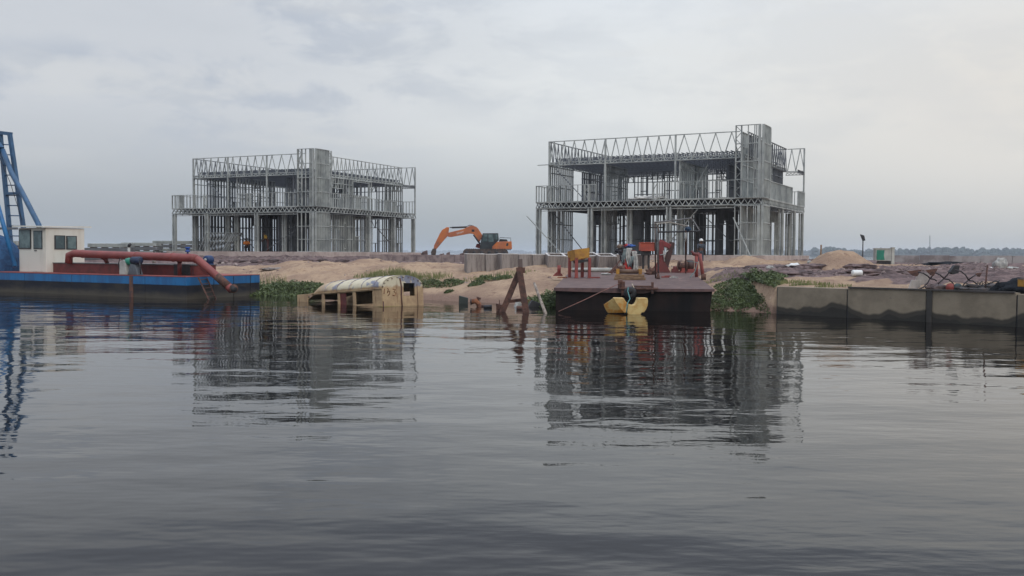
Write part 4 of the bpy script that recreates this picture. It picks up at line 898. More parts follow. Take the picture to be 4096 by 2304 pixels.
# heap of clothes and ropes over an engine
q_ = dk(2512, 1085); hp2 = empty('clothes_heap', q_, 0, 'heap of pale cloths, ropes and a blue and red jacket hung over a deck engine', 'clothes'); hp2.scale = (1.15, 1.1, 1.12)
mb = MB(); mb.box(-.35, .35, -.2, .4, 0, 1.05); mb.build('engine_frame', reddark, hp2, bevel=.03)
def drape(x0, x1, ztop, zbot, y0, m, name, seed, wob=.10):
    random.seed(seed); mb = MB(); nx_, nz_ = 8, 10; vs = []
    for j in range(nz_ + 1):
        for i in range(nx_ + 1):
            u_, v_ = i / nx_, j / nz_; x_ = x0 + (x1 - x0) * u_ * (1 - .25 * v_) + .05 * math.sin(seed + v_ * 4) ; z_ = ztop + (zbot - ztop) * v_ * (1 + .12 * math.sin(u_ * 9 + seed))
            y_ = y0 - .12 * v_ + wob * .5 * math.sin(u_ * 13 + seed * 1.7) * (0.3 + v_) ; vs.append((x_, y_, z_))
    fs = [(j * (nx_ + 1) + i, j * (nx_ + 1) + i + 1, (j + 1) * (nx_ + 1) + i + 1, (j + 1) * (nx_ + 1) + i) for j in range(nz_) for i in range(nx_)]
    mb.add(vs, fs, True); o_ = mb.build(name, m, hp2); md = o_.modifiers.new('th', 'SOLIDIFY'); md.thickness = .035
drape(-.42, -.26, .78, .05, -.28, clothw, 'hanging_cloth', 1); drape(-.30, -.05, 1.12, .45, -.27, clothg, 'hanging_cloth', 2); drape(-.08, .14, 1.16, .30, -.30, clothw, 'hanging_cloth', 3)
drape(.16, .44, 1.0, .03, -.30, clothw, 'hanging_cloth', 5); drape(.02, .2, .75, .25, -.36, clothg, 'hanging_cloth', 7); drape(-.2, -.06, .62, .12, -.33, clothr, 'red_cloth', 9); drape(-.46, -.3, 1.05, .55, -.2, clothk, 'dark_cloth', 11)
blob((-.3, -.05, 1.06), (.26, .2, .17), clothk, 'dark_bundle', hp2, 2, amp=.9); blob((.08, -.1, 1.25), (.2, .15, .085), clothb, 'blue_jacket', hp2, 3, amp=.8); blob((-.08, -.05, 1.27), (.16, .13, .075), clothr, 'red_jacket', hp2, 5, amp=.8)
blob((-.42, -.1, 1.22), (.12, .12, .14), mat('brown_hat_cloth', (.2, .14, .1), None), 'brown_bundle', hp2, 6, amp=.6); blob((.0, -.4, .14), (.11, .1, .11), clothr, 'red_can', hp2, 8, amp=.4)
# red tray box
q_ = dk(2590, 1082); tb_ = empty('red_box', q_, rad(4), 'open red steel box raised on a dark stand beside the cloth heap', 'box')
mb = MB(); z0 = 1.02; tb_.scale = (1.05, 1, 1.1)
mb.box(-.38, .38, -.02, .0, z0 + .02, z0 + .40); mb.box(-.40, .40, .0, .4, z0 - .0, z0 + .03); mb.box(-.40, .40, -.06, .4, z0 + .39, z0 + .43); mb.box(-.41, -.37, -.06, .4, z0, z0 + .42); mb.box(.37, .41, -.06, .4, z0, z0 + .42); mb.box(-.40, .40, -.06, -.01, z0 - .02, z0 + .04)
mb.build('box_shell', mat('bright_red_oxide', (.40, .075, .04), (.3, .06, .04), scale=2), tb_)
mb = MB(); mb.box(-.3, .2, .05, .35, z0 - .25, z0 - .001); mb.bar((-.2, .2, 0), (-.2, .2, z0 - .2), .1, .1); mb.bar((.1, .2, 0), (.1, .2, z0 - .2), .1, .1); mb.build('stand', blackm, tb_)
# deck clutter
random.seed(88)
for k, (px, py, lab) in enumerate(((2452, 1098, 'rusty bars leaning left of the roller'), (2606, 1098, 'dark rusty gear lump between roller and davit'), (2480, 1092, 'coiled dark chain behind the roller'), (2425, 1100, 'pale rag on the deck left of the timber skid'), (2700, 1090, 'low rusty box beside the davit base'), (2250, 1112, 'rusty plate at the left edge of the deck'), (2380, 1112, 'red plate under the hopper legs'))):
    q_ = dk(px, py); o = empty('deck_clutter', q_, 0, lab, 'scrap'); mb = MB()
    if k == 0:
        for m_ in range(5): mb.bar((-.3 + m_ * .05, .0, 0), (.15 + m_ * .06, .2, .45 + .08 * m_), .05, .05)
        mb.build('bars', rusty, o)
    elif k in (1, 2): blob((0, 0, .12), (.28, .2, .18 + .04 * k), rusty, 'lump', o, 60 + k, 12, .9)
    elif k == 3: blob((0, 0, .03), (.25, .15, .06), clothw, 'rag', o, 66, 10, .9)
    elif k == 4: mb.prism([(-.2, 0), (.2, 0), (.16, .24), (-.18, .2)], -.12, .12); mb.lathe((0, 0, .26), [(0, -.1), (.09, -.1), (.09, .1), (0, .1)], 12, 'x'); mb.build('box_body', reddark, o)
    else: mb.prism([(-.28, 0), (.26, 0), (.2, .06), (-.22, .05)], -.16, .2); mb.build('plate', redp if k == 6 else rustor, o)
# davit
q_ = dk(2645, 1090); dv = empty('davit', q_, 0, 'dark red steel davit with a bent arm and flared base on the brown barge', 'davit')
mb = MB(); mb.prism([(-.62, 0), (.50, 0), (.13, .68), (-.14, .68)], -.06, .06); mb.prism([(-.4, 0), (.4, 0), (.13, .55), (-.13, .55)], .3, .36); mb.build('flared_base', reddark, dv, bevel=.01)
mb = MB(); mb.box(-.13, .13, 0, .28, .5, 1.70); mb.bar((-.10, .14, 1.70), (.50, .14, 1.40), .26, .24, (0, 0, 1)); mb.build('column', mat('davit_red', (.20, .03, .03), (.13, .025, .025), scale=3), dv, bevel=.03)
mb = MB(); mb.bar((.60, .15, 1.66), (.24, .15, .28), .29, .2, (1, 0, 0)); mb.build('strut', mat('strut_dark', (.06, .025, .022), (.04, .02, .02), scale=4), dv)
mb = MB(); mb.tube([(-.1, -.1, .95), (.1, -.1, 1.0), (.35, -.05, 1.2)], .03, 6); mb.tube([(.1, -.08, 1.2), (.15, -.1, .6)], .03, 6); mb.build('rope', clothw, dv)
# pipe canopy frame
Yc = 44.5
def P3(px, py, y): return at(px, py, y)
cf = empty('canopy_frame', dk(2622, 1118), 0, 'bare dark pipe frame of a canopy over the brown barge', 'canopy frame'); o0 = cf.location
def cb(pts, r, name, m=blackm):
    mb = MB(); mb.tube([Vector(p_) - o0 for p_ in pts], r, 8); mb.build(name, m, cf)
greyb = mat('grey_tube', (.14, .14, .14), (.08, .07, .07), scale=4)
cb([P3(2620, 888, 43.0), dk(2622, 1112)], .034, 'post', rusty); cb([P3(2633, 925, 45.2), P3(2632, 1035, 45.2), dk(2634, 1098)], .040, 'post', greyb)
cb([P3(2743, 925, 45.4), dk(2743, 1092)], .036, 'post', rusty); cb([P3(2785, 922, 47.6), dk(2788, 1070)], .028, 'post')
cb([P3(2620, 890, 43.0), P3(2766, 873, 47.0)], .036, 'roof_bar', greyb); cb([P3(2622, 896, 43.0), P3(2680, 889, 44), P3(2750, 905, 45.4)], .030, 'roof_bar', mat('pale_tube', (.32, .29, .25), None))
cb([P3(2628, 896, 43.0), P3(2637, 928, 45.2)], .038, 'roof_bar', palegrey); cb([P3(2634, 928, 45.2), P3(2800, 925, 46.2)], .042, 'roof_bar'); cb([P3(2764, 876, 47.0), P3(2778, 890, 47), P3(2798, 922, 46.2)], .038, 'roof_bar', greyb)
q_ = P3(2752, 915, 45.5); o = blob((0, 0, 0), (.12, .1, .12), mat('navy_cloth', (.03, .07, .14), None), 'cloth_bundle', None, 4, amp=.8); o.location = q_; tag(o, 'navy blue cloth bundle hung on the canopy frame', 'cloth')
o = MB(); o.tube([(0, 0, 0), (.02, 0, -.2), (-.02, 0, -.45)], [.05, .04, .015], 8); o = o.build('hanging_rag', clothw, None, loc=tuple(P3(2742, 930, 45.35))); tag(o, 'pale rag hanging from the canopy frame post', 'rag')
# winch
q_ = dk(2745, 1090); wi = empty('winch', q_, rad(10), 'rusty cable winch with two drums on a red base', 'winch')
mb = MB(); mb.lathe((-.22, 0, .38), [(0, -.22), (.24, -.22), (.24, -.16), (.16, -.14), (.16, .14), (.26, .16), (.26, .22), (0, .22)], 18, 'x'); mb.build('drum', rusty, wi)
mb = MB(); mb.lathe((.22, .1, .40), [(0, -.16), (.30, -.16), (.32, .0), (.30, .16), (0, .16)], 18, 'x'); mb.build('drum', mat('dark_rust', (.07, .035, .03), None), wi)
mb = MB(); mb.box(-.4, .42, -.2, .35, 0, .07); mb.box(.0, .42, -.22, -.16, .0, .2); mb.box(-.3, -.1, -.1, .2, .05, .25); mb.build('base', redp, wi)
# bollards to the right
for px, py, hh, ln, lab in ((2786, 1108, 1.12, -.02, 'red post with a tilted curved cap near the right end of the brown barge'), (2814, 1120, 1.25, -.19, 'rightmost leaning red post on the brown barge')):
    q_ = dk(px, py); o = empty('mooring_post', q_, 0, lab, 'post', 'red posts at the right end of the brown barge')
    mb = MB(); mb.tube([(0, 0, 0), (ln * .6, 0, hh * .6), (ln, 0, hh)], .085, 12); mb.build('post', redp if ln > -.1 else pipe_red, o)
    if ln > -.1: mb = MB(); mb.tube([(-.28, 0, hh + .2), (-.16, 0, hh + .04), (.05, 0, hh), (.14, 0, hh + .1)], [.05, .09, .11, .06], 10); mb.build('cap', reddark, o)
    else: mb = MB(); mb.tube([(0, 0, 0), (0, 0, .3)], .12, 12); mb.build('socket', rusty, o)
for k, (px, py, w_) in enumerate(((2672, 1110, .32), (2695, 1112, .2))):
    q_ = dk(px, py); o = MB(); o.box(-w_, w_, -.12, .12, 0, .06); o.box(-w_ * .5, w_ * .3, -.1, .08, .06, .1); o = o.build('steel_plate', redp if k == 0 else clothw, None, loc=tuple(q_)); tag(o, ('red steel plate lying on the deck before the davit', 'pale plate lying on the deck right of the red plate')[k], 'plate')
q_ = dk(2632, 1116); o = MB(); o.lathe((0, 0, 0), [(0, 0), (.1, 0), (.09, .1), (.05, .2), (.05, .28), (0, .28)], 14); o = o.build('iron_weight', rusty, None, loc=tuple(q_)); tag(o, 'rusty iron weight at the foot of the canopy post', 'weight')
q_ = dk(2572, 1060); o = empty('wire_coil', q_, 0, 'tangle of pale wire mesh behind the roller', 'wire')
mb = MB(); random.seed(4)
for k in range(26):
    a = Vector((random.uniform(-.1, .75), random.uniform(-.2, .3), random.uniform(.0, .42))); b_ = a + Vector((random.uniform(.1, .35), random.uniform(-.1, .1), random.uniform(-.1, .2))); mb.tube([a, b_], .012, 5)
mb.build('wires', palegrey, o); mb = MB(); mb.prism([(-.1, .15), (.12, .42), (.25, .3), (.05, .02)], -.2, -.1); mb.build('red_plate', mat('bright_red_oxide', (.4, .07, .04)), o)
# floats, tyre, ropes at the bow
FY = 38.5; fo = at(2380 + 870 / 6.5875, 1080 + 740 / 6.5875, FY); SC = 3850 / FY * 6.5875
def fp(x_, y_): return ((x_ - 870) / SC, (740 - y_) / SC)
def float_piece(face, label, ext=None):
    n_ = len(face); mb = MB(); f2 = [fp(*q) for q in face]
    vs = [(u, 0, v) for u, v in f2] + [(u * .96, .55, v) for u, v in f2]
    mb.add(vs, [tuple(range(n_)), tuple(range(2 * n_ - 1, n_ - 1, -1))] + [(i, i + n_, (i + 1) % n_ + n_, (i + 1) % n_) for i in range(n_)])
    if ext:
        a_, b_ = [fp(*q) for q in ext[0]], [fp(*q) for q in ext[1]]; m_ = len(a_)
        vs = [(u, .004, v) for u, v in a_] + [(u, .36, v) for u, v in b_] + [(u + .1, .62, v) for u, v in a_] + [(u + .12, .85, v) for u, v in b_]
        fs = [(i, i + 1, m_ + i + 1, m_ + i) for i in range(m_ - 1)] + [(2 * m_ + i + 1, 2 * m_ + i, 3 * m_ + i, 3 * m_ + i + 1) for i in range(m_ - 1)] + [(m_ + i, m_ + i + 1, 3 * m_ + i + 1, 3 * m_ + i) for i in range(m_ - 1)] + [(0, m_, 3 * m_, 2 * m_), (m_ - 1, 2 * m_ - 1, 4 * m_ - 1, 3 * m_ - 1)]
        mb.add(vs, fs)
    o_ = mb.build('half_float', floaty, None, bevel=.018); o_.location = fo; return tag(o_, label, 'float', 'yellow half floats at the bow')
float_piece([(880, 885), (940, 918), (1010, 932), (1070, 905), (1110, 850), (1132, 790), (1136, 740), (1385, 736), (1400, 820), (1392, 930), (1350, 1040), (1300, 1115), (1235, 1120), (1200, 1185), (1100, 1200), (900, 1195), (850, 1130)], 'right half of a yellow float with a round orange stained hollow')
float_piece([(490, 738), (755, 738), (790, 800), (830, 850), (872, 882), (842, 1120), (775, 1132), (690, 1050), (620, 960), (560, 880), (515, 800)], 'left half of a yellow float, turned to show its sloping outer side', ([(490, 738), (515, 800), (560, 880), (620, 960), (690, 1050), (775, 1132)], [(250, 925), (262, 965), (285, 1020), (310, 1075), (340, 1120), (372, 1160)]))
ty = empty('tyre_fender', at(2521, 1172, 40.35), 0, 'black tyre fender hanging under the bow roller', 'tyre')
mb = MB(); mb.lathe((0, 0, 0), [(.07, -.09), (.2, -.11), (.27, 0), (.2, .11), (.07, .09), (.07, -.09)], 24, 'y'); mb.build('tyre', rubber, ty)
def rope(name, pts, r, m, label, cat='rope'):
    o_ = MB(); c_ = Vector(pts[0]); o_.tube([Vector(p_) - c_ for p_ in pts], r, 7); o_ = o_.build(name, m, None, loc=tuple(c_)); return tag(o_, label, cat)
rope('mooring_rope', [at(2492, 1128, 40.9), at(2420, 1160, 40.2), at(2330, 1203, 39.5), at(2234, 1246, 38.9)], .018, roper, 'taut reddish mooring rope running from the bow down to the water on the left')
rope('teal_rope', [at(2513, 1148, 40.4), at(2511, 1165, 40.0), at(2520, 1195, 39.2), at(2509, 1215, 38.3), at(2506, 1250, 38.2)], .020, ropet, 'teal rope tied from the bow to the yellow floats')
rope('pale_rope_end', [at(2528, 1135, 40.5), at(2535, 1150, 40.4), at(2537, 1182, 40.3)], .022, ropew, 'short frayed pale rope end hanging from the bow')
rope('green_rope', [at(2746 + 4, 1045, 46), at(2790, 1050, 44.5), at(2780, 1085, 43.6), at(2760, 1110, 42.6)], .012, ropet, 'thin green rope slung across the red posts')

# ------------------------------------------------------------------ A-frame, stake, scrap in the water
ap = at(2079, 1078, 39.6); af = empty('rusty_a_frame', (ap.x, 39.6, -.5), 0, 'rusty steel frame of two leaning legs and a crossbar standing in the water', 'steel frame'); c_ = af.location
def fl(px, py, y=39.6): return at(px, py, y) - c_
mb = MB(); mb.bar(fl(2084, 1070), fl(2003, 1256) + Vector((-.15, 0, -.45)), .24, .12, (1, 0, 0)); mb.build('leg', rusty, af)
mb = MB(); mb.bar(fl(2076, 1070, 39.45), fl(2106, 1262, 39.3) + Vector((.07, 0, -.4)), .26, .14, (1, 0, 0)); mb.build('leg', rusty, af)
mb = MB(); mb.bar(fl(2020, 1208, 39.75), fl(2085, 1200, 39.75), .13, .1, (0, 0, 1)); mb.build('crossbar', rusty, af)
mb = MB(); mb.box(fl(2066, 1085)[0], fl(2100, 1085)[0], -.12, .12, fl(2080, 1092)[2], fl(2080, 1070)[2]); mb.build('head_plate', rusty, af)
mb = MB(); mb.bar(fl(2083, 1075, 39.7), fl(2081, 1036, 39.7), .17, .1, (1, 0, 0)); mb.build('top_post', mat('dull_rust_grey', (.13, .095, .085), None), af)
rope('wooden_stake', [at(2137, 1132, 39.8), at(2158, 1190, 39.3), at(2182, 1254, 38.8), at(2186, 1262, 38.6) - Vector((0, 0, .5))], [.055, .06, .075, .08], stake, 'pale wooden stake leaning in the water beside the rusty frame', 'stake')
q_ = onz(1853, 1214, 0); o = MB(); o.prism([(-.22, -.3), (.22, -.3), (.23, .27), (-.20, .38)], -.12, .14); o = o.build('dark_box', mat('dark_green_black', (.035, .045, .04), None), None, bevel=.01, loc=(q_.x, q_.y, 0)); tag(o, 'dark green metal box sticking out of the water at the bank', 'box')
q_ = onz(1905, 1226, 0); pe_ = empty('rusty_pipe_elbow', (q_.x, q_.y, 0), 0, 'orange rusty pipe elbow with an open end lying at the waterline', 'pipe')
mb = MB(); mb.tube([(-.24, -.1, .22), (-.02, 0, .25), (.12, 0, .1), (.18, 0, -.3)], .12, 12, hollow=True); mb.build('elbow', rustor, pe_)
mb = MB(); mb.lathe((-.25, -.11, .21), [(.13, 0), (.15, 0), (.15, .04), (.1, .04), (.1, 0)], 16, 'x'); mb.lathe((-.22, -.11, .21), [(0, 0), (.11, 0)], 16, 'x'); mb.build('flange', blackm, pe_)
mb = MB(); mb.tube([(.1, .05, .2), (.05, .05, .42), (.2, .05, .34)], .06, 8); mb.tube([(.15, 0, .02), (.4, -.02, .03)], .055, 8); mb.build('branch', rusty, pe_)
for i, (px, py, r, lab) in enumerate(((1956, 1232, .085, 'small dark pipe end lying in the water right of the rusty elbow'), (2088, 1238, .11, 'dark open pipe end in the water behind the rusty frame'))):
    q_ = onz(px, py, 0); o = MB(); o.tube([(-.22, .05, .01), (.1, -.03, .03)], r, 12); o.tube([(.1, -.03, .03), (.103, -.031, .03)], r * 1.12, 12); o = o.build('pipe_end', rusty if i else blackm, None, loc=(q_.x, q_.y, .03)); tag(o, lab, 'pipe')
q_ = onz(2003, 1242, 0); o = MB(); o.prism([(-.18, -.2), (.12, -.2), (.14, .32), (.05, .24), (-.20, .30)], -.1, .12); o.tube([(-.05, 0, .2), (-.06, 0, .45)], .018, 5); o = o.build('scrap_block', rusty, None, loc=(q_.x, q_.y, 0)); tag(o, 'rusty scrap block at the left foot of the frame', 'scrap')
for i, (px, py, w_, m, lab) in enumerate(((2120, 1215, .25, rustor, 'orange rusty scrap plate behind the pale stake'), (2140, 1222, .4, blackm, 'dark bent beam lying behind the pale stake'), (2072, 1222, .18, clothw, 'pale stone between the legs of the rusty frame'))):
    q_ = onz(px, py, .05); o = MB(); o.prism([(-w_, -.2), (w_, -.25), (w_ * .8, .12), (-w_ * .5, .22)], -.1, .1); o = o.build('scrap_piece', m, None, bevel=.02, loc=tuple(q_)); o.rotation_euler = (0, rad(8 * i), rad(20 * i)); tag(o, lab, 'scrap')

q_ = hw(RH, 8.0, .75, F1 + .04); o = blob((0, 0, 0), (1.3, .45, .2), mat('white_sack', (.6, .58, .54), (.45, .43, .4), scale=3, rough=.9), 'white_sacks', None, 31, 14, .7); o.location = q_ + Vector((0, 0, .08)); o.rotation_euler = (0, 0, RH[3]); tag(o, 'heap of white sacks lying on the upper floor of the nearer house', 'sacks')
# ------------------------------------------------------------------ concrete boxes
cx0 = [1866, 1934, 1998, 2066, 2122, 2186, 2250, 2318, 2386, 2452, 2512]
nm = ['first', 'second', 'third', 'fourth', 'fifth', 'sixth', 'seventh', 'eighth', 'ninth', 'tenth', 'eleventh']
mbx = MB(); a_, h_, th = .47, .95, .09
for x0, x1, y0, y1 in ((-a_, a_, -a_, -a_ + th), (-a_, a_, a_ - th, a_), (-a_, -a_ + th, -a_ + th, a_ - th), (a_ - th, a_, -a_ + th, a_ - th)): mbx.box(x0, x1, y0, y1, -.25, h_)
mbx.box(-a_ + th, a_ - th, -a_ + th, a_ - th, 0, .05)
rm = MB(); q = .012
for x0, x1, y0, y1 in ((-a_ - q, a_ + q, -a_ - q, -a_ + th + q), (-a_ - q, a_ + q, a_ - th - q, a_ + q), (-a_ - q, -a_ + th + q, -a_ + th + q, a_ - th - q), (a_ - th - q, a_ + q, -a_ + th + q, a_ - th - q)): rm.box(x0, x1, y0, y1, h_, h_ + .03)
first = None
random.seed(12)
for i, px in enumerate(cx0):
    Yb = 55.5 + .25 * math.sin(i * 2.1)
    w_ = at(px + 32, 1078, Yb); zg = gz(w_.x, Yb, False)
    lab = (nm[i] + ' concrete box from the left in the row behind the sand') if i < 6 else ((nm[len(cx0) - 1 - i]) + ' concrete box from the right in the row behind the sand')
    if first is None:
        first = empty('concrete_box', (0, 0, 0)); mbx.build('box_wall', boxconc, first, bevel=.01); rm.build('white_rim', whiterim, first); o = first
    else: o = copy_tree(first)
    o.location = (w_.x, Yb, 1.42 + random.uniform(-.02, .02)); o.rotation_euler = (rad(random.uniform(0, 2.5) + (9 if 4 < i < 9 else 0)), rad(random.uniform(-2, 1)), rad(18 + random.uniform(-7, 7)))
    o.scale = (1.10, 1.0, 1.0); tag(o, lab, 'concrete box', 'concrete boxes in a row behind the sand')

# ------------------------------------------------------------------ quay wall
qm = bpy.data.materials.new('stained_quay_concrete'); qm.use_nodes = True; t = qm.node_tree; n = t.nodes; l = t.links; p = n['Principled BSDF']; p.inputs['Roughness'].default_value = .85
gc = G('ShaderNodeTexCoord'); sx = G('ShaderNodeSeparateXYZ'); l.new(gc.outputs['Object'], sx.inputs[0])
gv = G('ShaderNodeMapping'); gv.inputs['Scale'].default_value = (.8, .8, .12); l.new(gc.outputs['Object'], gv.inputs[0])
cc = gmix(gmap(gnoise(1.1, 7, .65), .35, .65), (0.27, 0.225, 0.165), (0.20, 0.165, 0.12))
cc = gmix(gmap(gnoise(3.0, 8, .7), .60, .75), cc, (0.15, 0.125, 0.10))
wave = gmath('ADD', sx.outputs[2], gmath('MULTIPLY', gmath('SUBTRACT', gnoise(.75, 3, .45, gv.outputs[0]), .5), -1.5))
cc = gmix(gmap(wave, .37, .26), cc, (0.050, 0.044, 0.035))
cc = gmix(gmap(wave, .17, .10), cc, (0.030, 0.028, 0.024))
l.new(cc, p.inputs['Base Color'])
b = G('ShaderNodeBump'); b.inputs['Strength'].default_value = .35; b.inputs['Distance'].default_value = .03; l.new(gnoise(7), b.inputs['Height']); l.new(b.outputs[0], p.inputs['Normal'])
qw = empty('quay_wall', (QA.x, QA.y, 0), math.atan2(QD.y, QD.x), 'stained concrete quay wall along the water on the right', 'quay wall')
for i in range(9):
    mb = MB(); mb.box(i * 3.06 + .015, i * 3.06 + 3.03, -.06 if i % 2 else -.04, .35, -2, 1.12 + .02 * (i % 3)); mb.build('wall_panel', qm, qw, bevel=.02)
    mb = MB(); mb.box(i * 3.06 - .02, i * 3.06 + .05, -.02, .3, -2, 1.08); mb.build('panel_joint', blackm, qw)
mb = MB(); mb.box(6.12, 6.32, -.085, -.0, -2, 1.16); mb.build('dark_pillar', mat('wet_pillar', (.05, .045, .04), None), qw)
mb = MB(); mb.box(3.1, 9.1, -.10, .02, 1.145, 1.20); mb.build('cap_strip', mat('cap_dark', (.07, .06, .055), None), qw)

# ------------------------------------------------------------------ things on the quay
def qpt(px, off):                        # point on the quay top, off metres behind its face
    r = (px - 2048) / 3850; ox, oy = QA.x - QD.y * off, QA.y + QD.x * off
    t_ = (ox - r * oy) / (r * QD.y - QD.x); return Vector((ox + QD.x * t_, oy + QD.y * t_, 0))
def gp(px, off, dz=0.0): q_ = qpt(px, off); return Vector((q_.x, q_.y, gz(q_.x, q_.y, True) + dz))
anch = [((3650, 1156), [(3645, 1103), (3690, 1098), (3712, 1112), (3720, 1128), (3705, 1150), (3688, 1150)], 'leftmost'),]
def flukes(px, off, label, arcs, sc=1.0):
    q_ = gp(px, off); Y = q_.y; r_ = empty('grapnel_anchor', q_, 0, label, 'anchor', 'rusty grapnel anchors on the quay')
    for a in arcs:
        pts = [at(x_, y_, Y + dy) - q_ for x_, y_, dy in a]; mb = MB(); mb.tube(pts, .026, 8); mb.build('fluke', mat('anchor_iron', (.055, .04, .042), (.03, .025, .03), scale=6), r_)
    return r_
q4 = lambda zx, zy, dy=0: (3560 + zx / 4.806, 1020 + zy / 4.806, dy)
def poly(m, pts, label, cat, name, par=None):
    pass
flukes(3700, .8, 'leftmost rusty grapnel anchor on the quay, over the white sheets', [[q4(540, 330), q4(640, 350), q4(720, 400), q4(770, 450)], [q4(770, 450), q4(720, 540), q4(640, 620), q4(570, 650)], [q4(770, 460), q4(830, 380), q4(860, 300)], [q4(770, 455), q4(850, 465), q4(900, 500)]])
flukes(3775, .9, 'second rusty grapnel anchor from the left on the quay', [[q4(870, 340), q4(960, 380), q4(1040, 450)], [q4(1040, 450), q4(960, 520), q4(920, 560)], [q4(1050, 440), q4(1110, 370), q4(1160, 300)], [q4(1045, 460), q4(1130, 470), q4(1200, 530), q4(1240, 600)]])
flukes(3870, .9, 'third and largest rusty grapnel anchor, with a black block on one arm', [[q4(1250, 290), q4(1360, 310), q4(1450, 380), q4(1510, 480)], [q4(1510, 480), q4(1430, 550), q4(1350, 670)], [q4(1520, 470), q4(1600, 410), q4(1680, 360)], [q4(1510, 490), q4(1600, 500), q4(1680, 570)], [q4(1530, 560), q4(1600, 620), q4(1680, 660)]])
for zx, zy, w_, h_, par_ in ((470, 345, .28, .13, 0), (800, 330, .22, .14, 0), (1700, 380, .12, .08, 0)):
    q_ = at(*q4(zx, zy)[:2], gp(3560 + zx / 4.806, .8).y); o = MB(); o.prism([(-w_, .5 * h_), (w_, h_), (w_ * .35, -h_), (-w_ * .2, -h_ * .8)], -.02, .02); o = o.build('fluke_plate', rusty, None, loc=tuple(q_)); tag(o, {470: 'flat rusty fluke plate at the tip of the leftmost anchor', 800: 'flat rusty fluke plate at the tip of the second anchor', 1700: 'small bent fluke tip right of the largest anchor'}[zx], 'plate')
q_ = at(*q4(1225, 290)[:2], gp(3815, .9).y); o = MB(); o.prism([(-.18, -.08), (-.06, -.16), (.14, -.1), (.17, .17), (.0, .18)], -.1, .1); o = o.build('black_block', blackm, None, loc=tuple(q_)); tag(o, 'black block stuck on the raised arm of the largest anchor', 'block')
def sheet(px, py0, py1, px1, off, m, label, rot=0, name='white_sheet', cat='sheet'):
    q_ = gp(px, off); Y = q_.y; w_ = (px1 - px) * Y / 3850; zt = at(px, py0, Y).z; zb = at(px, py1, Y).z
    o = MB(); o.prism([(0, zb), (w_ * .25, zt), (w_, zt + .0), (w_ * .95, zb + (zt - zb) * .25), (w_ * .6, zb - .02)], -.03, .03); o = o.build(name, m, None, bevel=.008, loc=(q_.x, Y, 0)); o.rotation_euler = (0, 0, rad(rot)); return tag(o, label, cat)
sheet(3655, 1092, 1138, 3712, 1.3, mat('grey_sheet', (.36, .33, .31), (.28, .25, .24)), 'rounded pale grey sheet behind the leftmost anchor', -10); sheet(3634, 1120, 1157, 3690, .7, mat('grey_sheet2', (.46, .42, .39), (.36, .33, .3)), 'white board lying against the leftmost anchor', 12, 'white_board', 'board')
q_ = gp(3802, .9); cn = empty('red_drum', q_ + Vector((0, 0, .12)), rad(60), 'small red drum among the anchors on the quay', 'drum'); mb = MB(); mb.lathe((0, 0, 0), [(0, -.16), (.14, -.16), (.15, 0), (.14, .16), (0, .16)], 16, 'x'); mb.build('drum_body', redp, cn); mb = MB(); mb.lathe((0, 0, 0), [(.152, -.02), (.16, 0), (.152, .02)], 16, 'x'); mb.build('drum_ring', reddark, cn)
o = blob((0, 0, 0), (.16, .14, .15), mat('dark_teal_paint', (.03, .06, .065), None), 'dark_buoy', None, 3, amp=.15); o.location = gp(3832, .95, .12); tag(o, 'dark teal round buoy right of the red drum', 'buoy')
random.seed(5)
hp3 = empty('scrap_heap', gp(3955, 1.1), 0, 'low heap of dark cables and scrap on the quay right of the anchors', 'scrap heap')
blob((0, 0, .05), (.95, .45, .2), mat('dark_scrap', (.045, .045, .05), (.08, .06, .055), scale=9, bump=.8), 'heap', hp3, 9, 16, .7)
mb = MB()
for k in range(30):
    a = Vector((random.uniform(-.9, .9), random.uniform(-.4, .3), random.uniform(.05, .25))); mb.tube([a, a + Vector((random.uniform(-.3, .3), random.uniform(-.1, .1), random.uniform(.0, .2))), a + Vector((random.uniform(-.5, .5), 0, random.uniform(-.1, .1)))], .015, 5)
mb.build('cables', blackm, hp3)
for i, (px, w_) in enumerate(((3735, .3), (3760, .35))):
    o = blob((0, 0, 0), (w_, .2, .13), mat('brown_sack', (.11, .075, .07), (.07, .05, .05), scale=6, bump=.6), 'brown_sack', None, 11 + i, amp=.5); o.location = gp(px, 1.0, .08); tag(o, ('brown sack left of the red drum', 'larger brown sack next to the red drum')[i], 'sack')
rope('leaning_pole', [at(3950, 1060, gp(3943, .7).y), gp(3940, .7, -.1)], .028, rusty, 'thin rusty pole leaning upright on the quay', 'pole')
tq = gp(4072, .9); o = blob((0, 0, 0), (1.0, .5, .42), tarp, 'black_tarpaulin', None, 21, 16, .5); o.location = tq + Vector((.25, 0, .05)); o.rotation_euler = (0, rad(-4), 0); tag(o, 'black tarpaulin covering a heap at the right edge of the quay', 'tarpaulin')
q_ = at(4096, 1133, tq.y - .75); cr = empty('yellow_crate', (q_.x + .04, q_.y, q_.z - .12), rad(10), 'yellow crate on the tarpaulin at the right edge', 'crate'); mb = MB(); mb.box(-.14, .25, -.15, .2, 0, .24); mb.build('crate_body', yellowp, cr, bevel=.015); mb = MB(); mb.box(-.15, .26, -.16, .21, .241, .27); mb.build('lid', timber, cr)
q_ = at(3428, 1099, 41.5); zq = gz(q_.x, 41.5); wt = empty('white_container', (q_.x, 41.5, zq + .06), rad(5), 'white plastic drum lying on the purple earth', 'drum'); mb = MB(); mb.lathe((0, 0, .1), [(0, -.21), (.12, -.21), (.135, -.18), (.13, 0), (.135, .18), (.12, .21), (0, .21)], 18, 'x'); mb.build('drum_body', whitet, wt); mb = MB(); mb.lathe((0, 0, .1), [(.137, -.03), (.14, 0), (.137, .03)], 18, 'x'); mb.build('drum_rib', whitet, wt)
